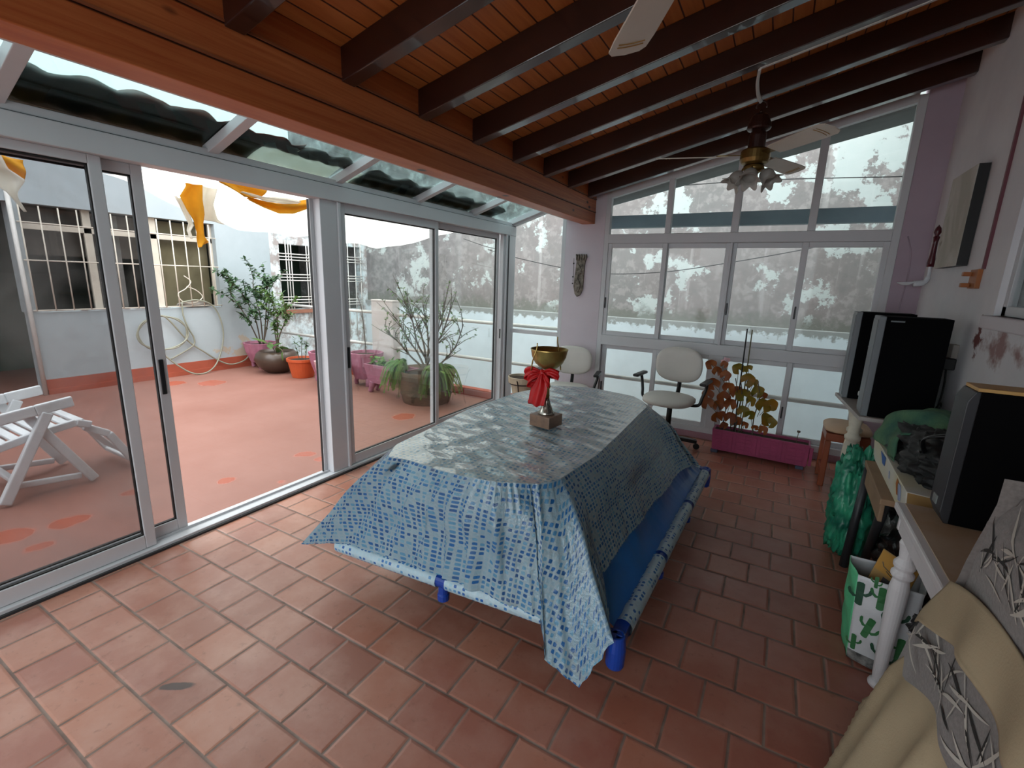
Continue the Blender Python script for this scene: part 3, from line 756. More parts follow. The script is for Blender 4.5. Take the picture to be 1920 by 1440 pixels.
# ------------------------------------------------------------------ two cream office chairs
def office_chair(label, loc, rz):
    ch = thing('office_chair', label, 'chair', loc, 'cream office chairs by the window', rz)
    def pad(name, cx, cy, cz, w, h, d, horiz):
        m_ = MB()
        def f(u, v):
            a = 2*PI*u; e = 2.7
            ca, sa = math.cos(a), math.sin(a); q = (abs(ca)**e+abs(sa)**e)**(-1/e)
            if v < .5: rr = (v*2)**.5; side = -1
            else: rr = ((1-v)*2)**.5; side = 1
            th = d/2*(1-rr**5)**.6 if rr < 1 else 0
            x, y = ca*q*rr*w/2, sa*q*rr*h/2
            if horiz: return Vector((cx+x, cy+y, cz+side*th-.02*(rr**3)*(y < 0)*abs(y/(h/2))))
            return Vector((cx+x, cy+side*th+.03*(x/(w/2))**2*-1, cz+y))
        m_.grid(f, 36, 22, closed=True); return m_.build(name, M['cream_plastic'], ch, smooth=True, local=True)
    pad('backrest', 0, .17, .765, .44, .34, .07, False)
    pad('seat', 0, -.06, .475, .46, .44, .085, True)
    MB().tube(spline([(0, .215, .72), (0, .235, .56), (0, .17, .44), (0, .02, .42)], 6), .022, 8, flat=.5).build('back_bar', M['black'], ch, smooth=True, local=True)
    for s in (-1, 1):
        m_ = MB().tube(spline([(s*.16, -.02, .435), (s*.255, -.02, .45), (s*.275, .0, .52), (s*.295, .02, .60), (s*.30, .0, .655)], 6), .014, 8)
        m_.build('arm_bracket', M['black'], ch, smooth=True, local=True)
        MB().box(s*.30-.028, s*.30+.028, -.16, .10, .652, .678).build('armrest', M['black'], ch, bevel=.01, local=True)
    MB().tube([(0, 0, .43), (0, 0, .20)], .024, 12).build('column', M['black'], ch, smooth=True, local=True)
    MB().lathe([(.04, .07), (.045, .11), (.036, .20), (.03, .205)], (0, 0, 0), 14).build('hub', M['black'], ch, smooth=True, local=True)
    for i in range(5):
        a = R(72*i+20); e = Vector((math.cos(a)*.27, math.sin(a)*.27, .075))
        MB().bar((0, 0, .10), e, .05, .035).build('foot', M['black'], ch, bevel=.008, local=True)
        MB().lathe([(.0, -.011), (.028, -.011), (.028, .011), (0, .011)], (e.x, e.y, .029), 14, (math.sin(a), -math.cos(a), 0)).build('caster', M['black'], ch, local=True)
    return ch
c2 = office_chair('cream office chair facing the room in front of the window wall', (-.765, 4.42, 0), R(-6))
MB().tube(spline([(-.12, -.1, .41), (-.16, -.12, .36), (-.2, -.1, .35), (-.24, -.05, .37)], 5), .006, 6).build('lever', M['white_plastic'], c2, smooth=True, local=True)
c1 = office_chair('cream office chair behind the trophy, against the pillar', (-1.80, 4.42, -.085), R(12))
c1.location.z = 0; c1.scale = (1, 1, .90)
for ch in c1.children:
    if ch.name.startswith('armrest') or ch.name.startswith('arm_bracket'): pass

# ------------------------------------------------------------------ ceiling fans
M['fan_white'] = simple('off_white_fan_blade', 'cfc8bb', .45, var=.06)
M['fan_gold'] = simple('gold_line_inlay', 'b08b4f', .4, .3)
M['fan_brown'] = simple('brown_lacquered_metal', '3a211b', .3, .3, .2)
M['brass'] = simple('aged_brass', '8a6f3f', .35, .8, .2)
M['shade_glass'] = simple('frosted_tulip_glass', 'c9c6c0', .25, var=.12, sc=12, trans=.4)
FZ = 2.335
def ceiling_fan(label, loc, zhook, angs, lamps=True):
    f = thing('ceiling_fan', label, 'ceiling fan', loc, 'ceiling fans hung from the rafters')
    hz = zhook-loc[2]
    MB().tube(arc((0, 0, hz-.045), .03, R(-20), R(200), 12, 'xz'), .005, 6).build('hook', M['fan_brown'], f, smooth=True, local=True)
    MB().tube([(0, 0, .25), (0, 0, hz-.07)], .011, 8).build('rod', M['fan_brown'], f, smooth=True, local=True)
    MB().lathe([(0, .25), (.035, .25), (.05, .235), (.068, .19), (.072, .165), (.066, .155), (.05, .15), (.035, .14), (.035, .135), (0, .135)], (0, 0, 0), 24).build('canopy', M['fan_brown'], f, smooth=False, bevel=.002, local=True)
    MB().lathe([(0, .14), (.048, .14), (.052, .12), (.052, .045), (.05, .04), (0, .04)], (0, 0, 0), 24).build('housing', M['fan_brown'], f, local=True, bevel=.003)
    MB().lathe([(0, .04), (.07, .042), (.088, .03), (.09, -.02), (.08, -.045), (.06, -.055), (0, -.055)], (0, 0, 0), 28).build('motor', M['brass'], f, smooth=False, local=True, bevel=.003)
    for a in angs:
        a = R(a); rotm = Matrix.Rotation(a, 3, 'Z') @ Matrix.Rotation(R(-13), 3, 'X')
        out = [(.17, -.05), (.24, -.058), (.50, -.068), (.585, -.066), (.612, -.05), (.622, 0), (.612, .05), (.585, .066), (.50, .068), (.24, .058), (.17, .05)]
        m_ = MB().prism([rotm @ Vector((x, y, -.003)) for x, y in out], rotm @ Vector((0, 0, .006)))
        b = m_.build('blade', M['fan_white'], f, local=True)
        m_ = MB()
        for x in (.535, .556):
            P = [rotm @ Vector((x-.006*(yy/.045)**2, yy, -.0036)) for yy in (-.045, -.03, -.015, 0, .015, .03, .045)]
            m_.tube(P, .0022, 5)
        m_.build('gold_line', M['fan_gold'], b, local=True)
        MB().prism([rotm @ Vector((x, y, .003)) for x, y in ((.06, -.018), (.17, -.03), (.235, -.03), (.235, .03), (.17, .03), (.06, .018))], rotm @ Vector((0, 0, .006))).build('blade_iron', M['brass'], f, local=True)
    if lamps:
        MB().lathe([(.045, -.055), (.062, -.062), (.06, -.085), (.035, -.105), (0, -.11)], (0, 0, 0), 24).build('light_kit', M['brass'], f, smooth=True, local=True)
        for a in (200, 265, 335):
            a = R(a); d = Vector((math.cos(a), math.sin(a), 0)); ax = (d*.62+Vector((0, 0, -.8))).normalized()
            p = d*.05+Vector((0, 0, -.075))
            m_ = MB().tube(spline([d*.03+Vector((0, 0, -.08)), d*.06+Vector((0, 0, -.075)), p+ax*.045], 5), .006, 6)
            l = m_.build('lamp_arm', M['brass'], f, smooth=True, local=True)
            sh = MB()
            q0 = p+ax*.03
            u_ = ax.orthogonal().normalized(); w_ = ax.cross(u_)
            prof = [(.016, 0), (.03, .01), (.042, .03), (.045, .05), (.043, .07), (.05, .088), (.066, .10)]
            def sf(u, v):
                t = v*(len(prof)-1); i_ = min(len(prof)-2, int(t)); fr = t-i_
                rr = lerp(prof[i_][0], prof[i_+1][0], fr); zz = lerp(prof[i_][1], prof[i_+1][1], fr)
                ruf = max(0, v-.6)/.4; rr *= 1+.16*ruf*math.cos(6*2*PI*u); zz += .012*ruf*math.cos(6*2*PI*u)
                return q0+ax*zz+(u_*math.cos(2*PI*u)+w_*math.sin(2*PI*u))*rr
            sh.grid(sf, 48, 22, closed=True); sh.build('lamp_shade', M['shade_glass'], f, smooth=True, solid=.003, local=True)
    return f
ceiling_fan('far ceiling fan with frosted tulip lamps in front of the window wall', (-.27, 3.63, FZ), zr(-.27), (195, 309, 66))
ceiling_fan('near ceiling fan, mostly out of sight, one white blade above the table', (-.28, 1.30, 2.30), zr(-.28)+.0, (121.5, 241.5, 1.5), False)
# white cable trunking feeding the far fan
m = MB().tube(spline([(-.27, 3.155, zr(-.27)-.006), (-.285, 3.30, zr(-.27)-.02), (-.285, 3.45, zr(-.27)-.035), (-.275, 3.60, zr(-.27)-.03)], 6), .012, 6, flat=.5)
m.bar((-.27, 3.158, zr(-.27)+.004), (XR-.02, 3.158, zr(XR-.02)+.004), .018, .016)
tag(m.build('cable_duct', M['white_metal']), 'white cable duct running along a rafter to the far ceiling fan', 'cable duct')
# ------------------------------------------------------------------ right hand side: consoles, hi-fi, boxes, bags
M['grey_board'] = simple('grey_white_laminate', 'a7a09b', .45, var=.1)
M['cream_wood'] = simple('cream_painted_turned_wood', 'd5cfbd', .6, var=.25, sc=9)
M['white_wood'] = simple('white_painted_wood', 'd4d1d2', .45, var=.08)
M['beige_top'] = simple('beige_worn_tabletop', 'ae9a86', .55, c2='a0805f', sc=3.5)
M['spk_grey'] = simple('grey_speaker_frame', '6f7478', .45, var=.08)
M['spk_cloth'] = simple('black_speaker_cloth', '08080a', .95, spec=.1)
M['hifi_silver'] = simple('silver_hifi_plastic', '8f9693', .35, .3, .15, 20)
M['hifi_white'] = simple('bright_display_plastic', 'dfe3e0', .3)
M['card'] = simple('brown_cardboard', 'a58350', .85, var=.2, sc=7)
M['card_yellow'] = simple('ochre_cardboard', 'ba8a3e', .85, var=.2, sc=5)
M['box_white'] = simple('printed_white_cardboard', 'cfcdc6', .6, c2='c9bf96', sc=2.6)
M['tan_wood'] = simple('tan_wood', '94775c', .6, var=.25, sc=5)
M['dark_metal'] = simple('dark_painted_metal', '26282b', .5, var=.15)
M['bag_black'] = simple('black_plastic_bag', '101113', .3, var=.3, sc=12, bump=.8, bsc=16)
M['bag_green'] = simple('crumpled_green_plastic', '3fae84', .32, c2='1d6b58', sc=9, bump=.9, bsc=18, trans=.25)
M['cloth_green'] = simple('dark_green_knit', '2c5a4c', .9, c2='567a56', sc=5, bump=.6, bsc=60)
M['cloth_black'] = simple('black_nylon', '0d0e10', .6, var=.4, sc=7, bump=.6, bsc=12)

def turned_leg(mb, x, y, z0, z1, r=.03, sq=.0):
    L = z1-z0
    pr = [(.6, 0), (.85, .012), (.95, .03), (.8, .05), (.55, .06), (.62, .09), (.72, .2), (.86, .42), (.98, .60), (1.0, .68), (.82, .74), (1.12, .76), (1.15, .78), (.85, .80), (1.08, .82), (1.1, .84), (.7, .87), (.78, .92), (.95, .96), (.75, .99), (.6, 1.0)]
    return mb.lathe([(0, z0)]+[(r*a, z0+L*b) for a, b in pr]+[(0, z1)], (x, y, 0), 20)
def baluster(mb, x, y, z0, z1, r=.05):
    L = z1-z0
    pr = [(1.0, 0), (1.12, .02), (1.1, .05), (.8, .07), (.75, .09), (1.05, .11), (.95, .14), (.62, .18), (.66, .28), (.88, .44), (.98, .54), (.9, .6), (.62, .66), (.95, .68), (.98, .71), (.7, .73), (.62, .78), (.78, .86), (.95, .93), (1.1, .96), (1.05, 1)]
    return mb.lathe([(0, z0)]+[(r*a, z0+L*b) for a, b in pr]+[(0, z1)], (x, y, 0), 22)

# far console under the hi-fi
cs = thing('console_table', 'narrow console with grey top and cream baluster legs under the stereo', 'table', (.7, 3.85, 0))
MB().prism([(.515, 3.46, .725), (.93, 3.46, .725), (.93, 4.24, .725), (.455, 4.20, .725)], (0, 0, .025)).build('tabletop', M['grey_board'], cs, bevel=.003)
for x, y in ((.565, 3.875), (.60, 4.10), (.88, 3.56), (.88, 4.12)):
    baluster(MB(), x, y, 0, .725).build('leg', M['cream_wood'], cs, smooth=True)

def speaker(label, x0, x1, y0, y1, z0, z1, top='black', lip=.035, face=True, badge=True):
    s = thing('speaker', label, 'speaker', ((x0+x1)/2, (y0+y1)/2, z0))
    MB().box(x0+lip, x1, y0, y1, z0, z1).build('cabinet', M['spk_cloth'], s, bevel=.004)
    q = MB(); w = .014
    q.box(x0, x0+lip-.001, y0, y1, z0, z1)
    q.build('front_frame', M['spk_grey'], s, bevel=.005)
    MB().box(x0-.004, x0+.0005, y0+.014, y1-.014, z0+.02, z1-.02).build('grille', M['spk_grey'], s, bevel=.002)
    if badge: MB().box(x0+lip+.02, x0+lip+.085, y0-.002, y0+.0005, z1-.03, z1-.022).build('badge', M['spk_grey'], s)
    return s
speaker('black hi-fi loudspeaker with grey edge nearest the camera on the console', .525, .86, 3.49, 3.67, .75, 1.36)
speaker('black hi-fi loudspeaker at the window end of the console', .475, .80, 4.02, 4.19, .75, 1.36, badge=False)
hf = thing('stereo_system', 'silver faced mini stereo tower between the two loudspeakers', 'stereo', (.72, 3.84, .75))
MB().box(.60, .86, 3.69, 4.00, .75, 1.13).build('housing', M['black'], hf, bevel=.004)
for i, (z0, z1, d) in enumerate(((.752, .86, .03), (.865, .965, .022), (.97, 1.06, .016), (1.065, 1.125, .024))):
    o = MB().box(.60-d, .602, 3.695, 3.995, z0, z1).build('front_panel', M['hifi_silver'], hf, bevel=.004)
    if i == 1: MB().box(.572, .5775, 3.74, 3.93, .885, .94).build('display', M['hifi_white'], o, bevel=.002)
    if i == 0:
        for yy in (3.75, 3.83, 3.93): MB().lathe([(.016, 0), (.016, .014), (.012, .016), (0, .016)], (.5705, yy, .81), 14, (-1, 0, 0)).build('knob', M['hifi_white'], o)
    if i == 2:
        for yy in (3.76, 3.86): MB().box(.5805, .5845, yy-.035, yy+.035, .99, 1.04).build('cassette_door', M['black'], o, bevel=.002)
tag(MB().prism([(.56, 3.74, 1.13), (.70, 3.74, 1.13), (.70, 3.96, 1.13), (.56, 3.96, 1.13)], (.03, 0, .09)).build('turntable_lid', M['hifi_silver'], bevel=.006), 'small grey box lying on top of the stereo', 'box')
# sockets on the wall behind the stereo
so = thing('wall_socket', 'grey wall socket with black plugs behind the loudspeaker', 'socket', (XR, 3.70, 1.10))
MB().box(XR-.03, XR, 3.66, 3.735, 1.13, 1.21).build('plate', simple('grey_socket_plastic', '8f8882', .5), so, bevel=.003)
MB().box(XR-.065, XR-.0, 3.65, 3.73, 1.06, 1.128).build('plug', M['black'], so, bevel=.006)
MB().tube(spline([(XR-.03, 3.69, 1.06), (XR-.03, 3.66, .98), (XR-.04, 3.62, .9), (XR-.05, 3.6, .84), (XR-.06, 3.57, .82), (XR-.05, 3.55, .85), (XR-.045, 3.58, .87), (XR-.06, 3.6, .82), (XR-.07, 3.6, .76)], 6), .005, 6).build('cord', M['black'], so, smooth=True)

# small upholstered stool by the window
sl = thing('stool', 'small wooden stool with beige padded seat beside the pink planter', 'stool', (.58, 4.33, 0))
q = MB()
def cush(u, v):
    a = 2*PI*u; e = 5; ca, sa = math.cos(a), math.sin(a); k_ = (abs(ca)**e+abs(sa)**e)**(-1/e)
    rr = (v*2)**.4 if v < .5 else ((1-v)*2)**.4
    return Vector((.585+ca*k_*rr*.155, 4.33+sa*k_*rr*.175, .455+(1 if v > .5 else -.6)*.045*(1-rr**4)**.6))
q.grid(cush, 32, 18, closed=True); q.build('seat_cushion', simple('beige_leatherette', 'b89b80', .6, var=.1), sl, smooth=True)
m_st = simple('reddish_stool_wood', '8a4424', .45, var=.25, sc=5)
MB().box(.445, .725, 4.175, 4.485, .37, .432).build('apron', m_st, sl, bevel=.006)
for x in (.465, .705):
    for y in (4.195, 4.465): MB().bar((x, y, 0), (x, y, .37), .04, .045, up=(0, 1, 0)).build('leg', m_st, sl, bevel=.006)
MB().box(.45, .48, 4.2, 4.46, .10, .13).build('stretcher', m_st, sl, bevel=.004)

# low table with tan rail and dark metal legs
lt = thing('side_table', 'low tan wooden table on dark metal legs carrying a long carton', 'table', (.72, 2.72, 0))
MB().prism([(.50, 2.46, .585), (.93, 2.46, .585), (.93, 3.05, .585), (.515, 3.02, .585)], (0, 0, .028)).build('tabletop', M['tan_wood'], lt, bevel=.004)
MB().prism([(.508, 2.475, .50), (.525, 2.475, .50), (.54, 3.01, .50), (.522, 3.01, .50)], (0, 0, .085)).build('rail', M['tan_wood'], lt, bevel=.003)
for a, b in (((.53, 2.97, .585), (.505, 2.96, 0)), ((.535, 2.52, .585), (.605, 3.04, 0)), ((.88, 2.5, .585), (.88, 2.5, 0)), ((.88, 2.98, .585), (.88, 2.98, 0))):
    MB().tube([a, b], .021, 10).build('leg', M['dark_metal'], lt, smooth=True)

# long white printed carton lying on the low table
cb = thing('carton', 'long flat white printed carton lying under the green and black bag', 'box', (.68, 2.62, .614))
pl = [(.545, 2.26), (.70, 2.235), (.84, 3.10), (.56, 3.10)]
q = MB().hexa([(x, y, .614) for x, y in pl]+[(x-.012, y, .735) for x, y in pl])
q.build('box_body', M['box_white'], cb, bevel=.003)
d0 = Vector((.700-.545, 2.235-2.26, 0)).normalized(); nn = Vector((d0.y, -d0.x, 0))
q = MB(); b0 = Vector((.545, 2.26, .617))+nn*.003
q.hexa([b0+d0*a+Vector((-.012*(z/.12), 0, z))+nn*t for t in (0, .002) for (a, z) in ((.004, .004), (.152, .004), (.152, .116), (.004, .116))]).build('end_flap', M['card'], cb)
def side(y, z, off=.0022):
    t = (y-2.26)/(3.10-2.26); return Vector((lerp(.545, .56, t)-.012*(z-.614)/.121-off, y, z))
m_bl = simple('blue_print', '3a66a8', .6); m_or = simple('orange_print', 'b06a2c', .6); m_pb = simple('pale_blue_print', '9aa6c4', .6)
def patch(name, pts, mm):
    q = MB(); a = [q.bm.verts.new(side(y, z)) for y, z in pts]; q._face(a); return q.build(name, mm, cb, solid=.0008)
patch('blue_print', [(2.86, .72), (2.80, .675), (2.74, .68), (2.72, .728)], m_bl)
patch('orange_print', [(2.45, .70), (2.43, .73), (2.40, .725), (2.42, .70), (2.40, .665), (2.425, .66)], m_or)
patch('toy_print', [(2.40, .72), (2.355, .725), (2.34, .70), (2.345, .66), (2.385, .65), (2.40, .68)], m_pb)
patch('caption_print', [(2.62, .70), (2.60, .70), (2.60, .665), (2.62, .665)], m_pb)

# big soft bag on the carton: black nylon with a green knit thrown over
from mathutils import noise as mn
def blob(cx, cy, cz, rx, ry, rz, seed, amp=.12, base=None, nu=84, nv=48, sq=2.4, crum=.0):
    random.seed(seed); ph = [(random.uniform(1.5, 5), random.uniform(1, 4), random.uniform(0, 6.3), random.uniform(0, 6.3)) for _ in range(9)]
    q = MB()
    def f(u, v):
        a = 2*PI*u; b = PI*(v-.5); d = Vector((math.cos(b)*math.cos(a), math.cos(b)*math.sin(a), math.sin(b)))
        s = 1.0
        for i, (f1, f2, p1, p2) in enumerate(ph): s += amp/(1+i*.5)*math.sin(round(f1)*a+p1+math.sin(b*f2+p2)*1.5)*math.cos(b)**.6*(.5+.5*math.sin(f2*b*2+p2)) if math.cos(b) > 0 else 0
        k_ = (abs(d.x)**sq+abs(d.y)**sq+abs(d.z)**sq)**(-1/sq)
        if crum:
            w_ = Vector((d.x*3.1+seed, d.y*3.1, d.z*3.1)); s += crum*(abs(mn.noise(w_*1.3))*1.6+abs(mn.noise(w_*2.9))*.8-abs(mn.noise(w_*5.5))*.4-.4)
        p = Vector((cx+d.x*k_*rx*s, cy+d.y*k_*ry*s, cz+d.z*k_*rz*s))
        if base is not None and p.z < base: p.z = base+(p.z-base)*.02
        return p
    q.grid(f, nu, nv, closed=True); bmesh.ops.remove_doubles(q.bm, verts=q.bm.verts, dist=1e-5)
    return q
bg = thing('duffel_bag', 'bulky black bag on the carton beside the tall loudspeaker', 'bag', (.73, 2.72, .737))
blob(.745, 2.60, .795, .175, .33, .125, 3, .04, .7375, crum=.22, sq=3).build('body', M['cloth_black'], bg, smooth=True)
MB().tube(spline([(.60, 2.42, .86), (.58, 2.38, .93), (.66, 2.34, .97), (.76, 2.36, .96), (.80, 2.42, .88)], 8), .012, 8, flat=.4).build('strap', M['bag_black'], bg, smooth=True)
MB().tube(arc((.585, 2.43, .83), .03, 0, 6.2, 16, 'yz'), .006, 6).build('buckle', M['bag_black'], bg, smooth=True)
gc = thing('knit_cloth', 'dark green knitted cloth thrown over the black bag', 'cloth', (.66, 2.86, .75))
q = MB()
def knit(u, v):
    y = lerp(2.63, 3.08, u); a = lerp(-.15, 2.5, v)
    rx = .19+.015*math.sin(u*9+v*5); rz = .195+.018*math.sin(u*7+v*9); 
    x = .745-rx*math.cos(a)*(1.02); z = .755+max(0, rz*math.sin(a)*(.86+.14*math.sin(PI*u)))-.03*(a < 0)
    x += .012*math.sin(v*16+u*6); y += .03*math.sin(v*7)+.01*math.sin(v*23)
    if z < .744: z = .744
    return Vector((x, y, z))
q.grid(knit, 30, 40); q.build('cloth', M['cloth_green'], gc, smooth=True, solid=.008)

# tall black loudspeaker on the white console
sp = thing('tower_speaker', 'tall black loudspeaker with pale wooden top on the white console', 'speaker', (.72, 2.015, .754))
MB().box(.585, .90, 1.955, 2.075, .754, 1.205).build('cabinet', M['spk_cloth'], sp, bevel=.003)
q = MB(); 
pr = [(.585, .754), (.572, .754), (.556, .79), (.556, 1.17), (.572, 1.205), (.585, 1.205)]
q.prism([(x, 1.955, z) for x, z in pr], (0, .12, 0)).build('front_frame', simple('charcoal_speaker_front', '2b2c30', .5), sp, bevel=.003)
MB().box(.575, .90, 1.957, 2.073, 1.2055, 1.217).build('top_panel', simple('pale_wood_veneer', 'c39a5c', .5, var=.15), sp, bevel=.002)
MB().box(.553, .5565, 2.0, 2.04, .80, .83).build('badge', M['hifi_silver'], sp)

# white console near the camera
wc = thing('console_table', 'white console with beige worn top and turned white legs near the patterned slipcover', 'table', (.68, 1.7, 0))
MB().box(.468, .93, 1.36, 2.09, .722, .75).build('tabletop', M['white_wood'], wc, bevel=.006)
MB().box(.495, .925, 1.37, 2.08, .7501, .7535).build('top_inlay', M['beige_top'], wc)
MB().box(.484, .504, 1.37, 2.04, .655, .722).build('apron', M['white_wood'], wc, bevel=.003)
MB().box(.484, .92, 2.05, 2.07, .655, .722).build('apron', M['white_wood'], wc, bevel=.003)
for x, y in ((.525, 2.043), (.885, 2.043), (.885, 1.42)):
    q = turned_leg(MB(), x, y, 0, .64, .031); q.box(x-.027, x+.027, y-.027, y+.027, .632, .722)
    q.build('leg', M['white_wood'], wc, smooth=False, bevel=.002)

# shopping bag with cactus print
m_cact_w = simple('white_woven_plastic', 'c9cbcd', .5, var=.1, sc=8, bump=.5, bsc=14)
m_cact_g = simple('mint_green_woven_plastic', '5fc48d', .5, var=.2, sc=8, bump=.5, bsc=14)
m_c1 = simple('dark_green_cactus_print', '1f4a35', .6); m_c2 = simple('green_cactus_print', '2f6b3c', .6)
sb = thing('shopping_bag', 'white shopping bag printed with green cacti and a mint green side', 'bag', (.56, 2.28, 0))
fl0 = [(.442, 2.165), (.615, 2.105), (.645, 2.27), (.44, 2.34)]
tp0 = [(.415, 2.12), (.615, 2.10), (.645, 2.27), (.405, 2.27)]
BH = .40
def bagwall(i, u, v, off=0.0):
    a, b = fl0[i], fl0[(i+1) % 4]; c, d = tp0[i], tp0[(i+1) % 4]
    p = Vector((lerp(lerp(a[0], b[0], u), lerp(c[0], d[0], u), v), lerp(lerp(a[1], b[1], u), lerp(c[1], d[1], u), v), .006+v*BH))
    n = Vector((b[1]-a[1], -(b[0]-a[0]), 0)).normalized()
    return p+n*(.014*math.sin(PI*u)*math.sin(PI*v*.9)+.005*math.sin(v*19+u*5)*math.sin(PI*u)+off)
for i, mm, nm in ((0, m_cact_w, 'front_panel'), (1, m_cact_w, 'back_panel'), (2, m_cact_w, 'back_panel'), (3, m_cact_g, 'mint_panel')):
    q = MB(); q.grid(lambda u, v, i=i: bagwall(i, u, v), 20, 26); q.build(nm, mm, sb, smooth=True, solid=.002)
MB().prism([(x, y, .004) for x, y in fl0], (0, 0, .006)).build('base', M['cloth_black'], sb)
q = MB(); q.grid(lambda u, v: bagwall(0, u, v*.11, .003), 12, 4); q.build('printed_hem', simple('black_print_band', '2a2a2a', .6, c2='8a8a86', sc=30), sb, solid=.001)
def cactus(u0, v0, s, mm, flip=1, tilt=0.0):
    q = MB()
    def P(x, y):
        xx = x*math.cos(tilt)-y*math.sin(tilt); yy = x*math.sin(tilt)+y*math.cos(tilt)
        return bagwall(0, u0+flip*xx*s/.21, v0+yy*s/BH, .0035)
    def strip(pts, w):
        L = []
        for k_, (x, y) in enumerate(pts):
            x2, y2 = pts[min(k_+1, len(pts)-1)]; x1, y1 = pts[max(k_-1, 0)]
            dx, dy = x2-x1, y2-y1; l = math.hypot(dx, dy) or 1; ww = w*(.5 if k_ in (0, len(pts)-1) else 1)
            L.append((q.bm.verts.new(P(x-dy/l*ww, y+dx/l*ww)), q.bm.verts.new(P(x+dy/l*ww, y-dx/l*ww))))
        for A, B in zip(L, L[1:]): q._face((A[0], A[1], B[1], B[0]))
    strip([(0, -.5), (0, -.45), (0, -.2), (0, .1), (0, .35), (0, .46), (0, .5)], .13)
    strip([(.05, -.15), (.2, -.17), (.32, -.08), (.36, .05), (.36, .15)], .06)
    strip([(-.05, .0), (-.2, .0), (-.32, .1), (-.36, .25), (-.36, .33)], .06)
    q.build('cactus_print', mm, sb)
cactus(.07, .80, .105, m_c1, -1); cactus(.42, .83, .10, m_c2, 1); cactus(.30, .46, .10, m_c2, 1, -.25); cactus(.68, .66, .11, m_c1, -1)
cactus(.62, .22, .12, m_c1, 1); cactus(.09, .22, .075, m_c2, -1); cactus(.30, .985, .05, m_c2, 1); cactus(.85, .36, .10, m_c2, 1)
# flattened carton sticking out of the bag with a black label
fc = thing('flattened_carton', 'flattened brown carton with a black lettered label sticking out of the shopping bag', 'box', (.56, 2.3, .40))
A_, B_, C_, D_ = Vector((.447, 2.165, .335)), Vector((.562, 2.135, .285)), Vector((.612, 2.19, .445)), Vector((.497, 2.22, .495))
nv_ = (B_-A_).cross(D_-A_).normalized()
MB().hexa([A_, B_, C_, D_, A_-nv_*.012, B_-nv_*.012, C_-nv_*.012, D_-nv_*.012]).build('panel', M['card'], fc, bevel=.002)
def onf(u, v, o_=.0015): return A_.lerp(B_, u).lerp(D_.lerp(C_, u), v)+nv_*o_
q = MB(); q.grid(lambda u, v: onf(lerp(.0, .98, u), lerp(.52, .97, v), .0008), 3, 3); q.build('ochre_half', M['card_yellow'], fc)
q = MB(); q.grid(lambda u, v: onf(lerp(.30, .99, u), lerp(.16, .46, v), .0016), 3, 3); q.build('label', simple('black_label', '222224', .5), fc)
q = MB()
q.tube([onf(u, v, .0022) for u, v in ((.3, .60), (.45, .56), (.7, .57), (.9, .6))], .0016, 5).tube([onf(u, v, .0022) for u, v in ((.12, .74), (.2, .66), (.4, .62), (.62, .63), (.85, .66))], .0016, 5)
q.build('ink_line', M['black'], fc)
m_let = simple('pale_lettering', 'b9b6ae', .6)
def glyph(ch, u, v, size, rotz):
    cu = bpy.data.curves.new('letter', 'FONT'); cu.body = ch; cu.size = size; cu.extrude = .0006; cu.align_x = 'CENTER'; cu.align_y = 'CENTER'
    o = bpy.data.objects.new('letter', cu); COL.objects.link(o)
    ex = (B_-A_).normalized(); ey = nv_.cross(ex).normalized(); rm = Matrix.Rotation(rotz, 3, 'Z')
    mt = Matrix((ex, ey, nv_)).transposed() @ rm
    p = onf(u, v, .003)-Vector(ORG[fc.name]); mw = mt.to_4x4(); mw.translation = p
    dg = bpy.context.evaluated_depsgraph_get(); dg.update(); me = bpy.data.meshes.new_from_object(o.evaluated_get(dg)); bpy.data.objects.remove(o)
    me.transform(mw); me.materials.clear(); me.materials.append(m_let)
    g = bpy.data.objects.new('letter', me); COL.objects.link(g); g.parent = fc
glyph('E', .50, .31, .040, R(-95)); glyph('D', .80, .31, .042, R(-95))
# odds and ends behind the bag
tag(blob(.655, 1.95, .50, .05, .05, .05, 21, .1).build('red_pouch', simple('red_plastic', 'a33a30', .4, var=.3, bump=.5), smooth=True), 'small red plastic pouch under the white console', 'pouch')
tag(blob(.64, 1.97, .59, .05, .05, .04, 22, .1).build('yellow_paper', simple('crumpled_ochre_paper', 'a08a4c', .7, var=.3, bump=.6), smooth=True), 'crumpled ochre paper under the white console top', 'paper')
q = blob(.60, 1.86, .40, .06, .07, .08, 24, .2, crum=.2)
tag(q.build('black_cloth', M['cloth_black'], smooth=True), 'bunched black cloth between the turned white leg and the beige skirt', 'cloth')
for o_ in ('red_pouch', 'yellow_paper', 'black_cloth'): pass
# plastic bags under the low table
tag(blob(.515, 3.13, .30, .105, .14, .31, 31, .08, .004, crum=.24).build('plastic_bag', M['bag_green'], smooth=True), 'crumpled translucent green plastic bag on the floor by the dark legs', 'bag')
tag(blob(.73, 2.76, .24, .13, .20, .23, 33, .08, .004, crum=.22).build('rubbish_bag', M['bag_black'], smooth=True), 'black rubbish bag on the floor under the low tan table', 'bag')

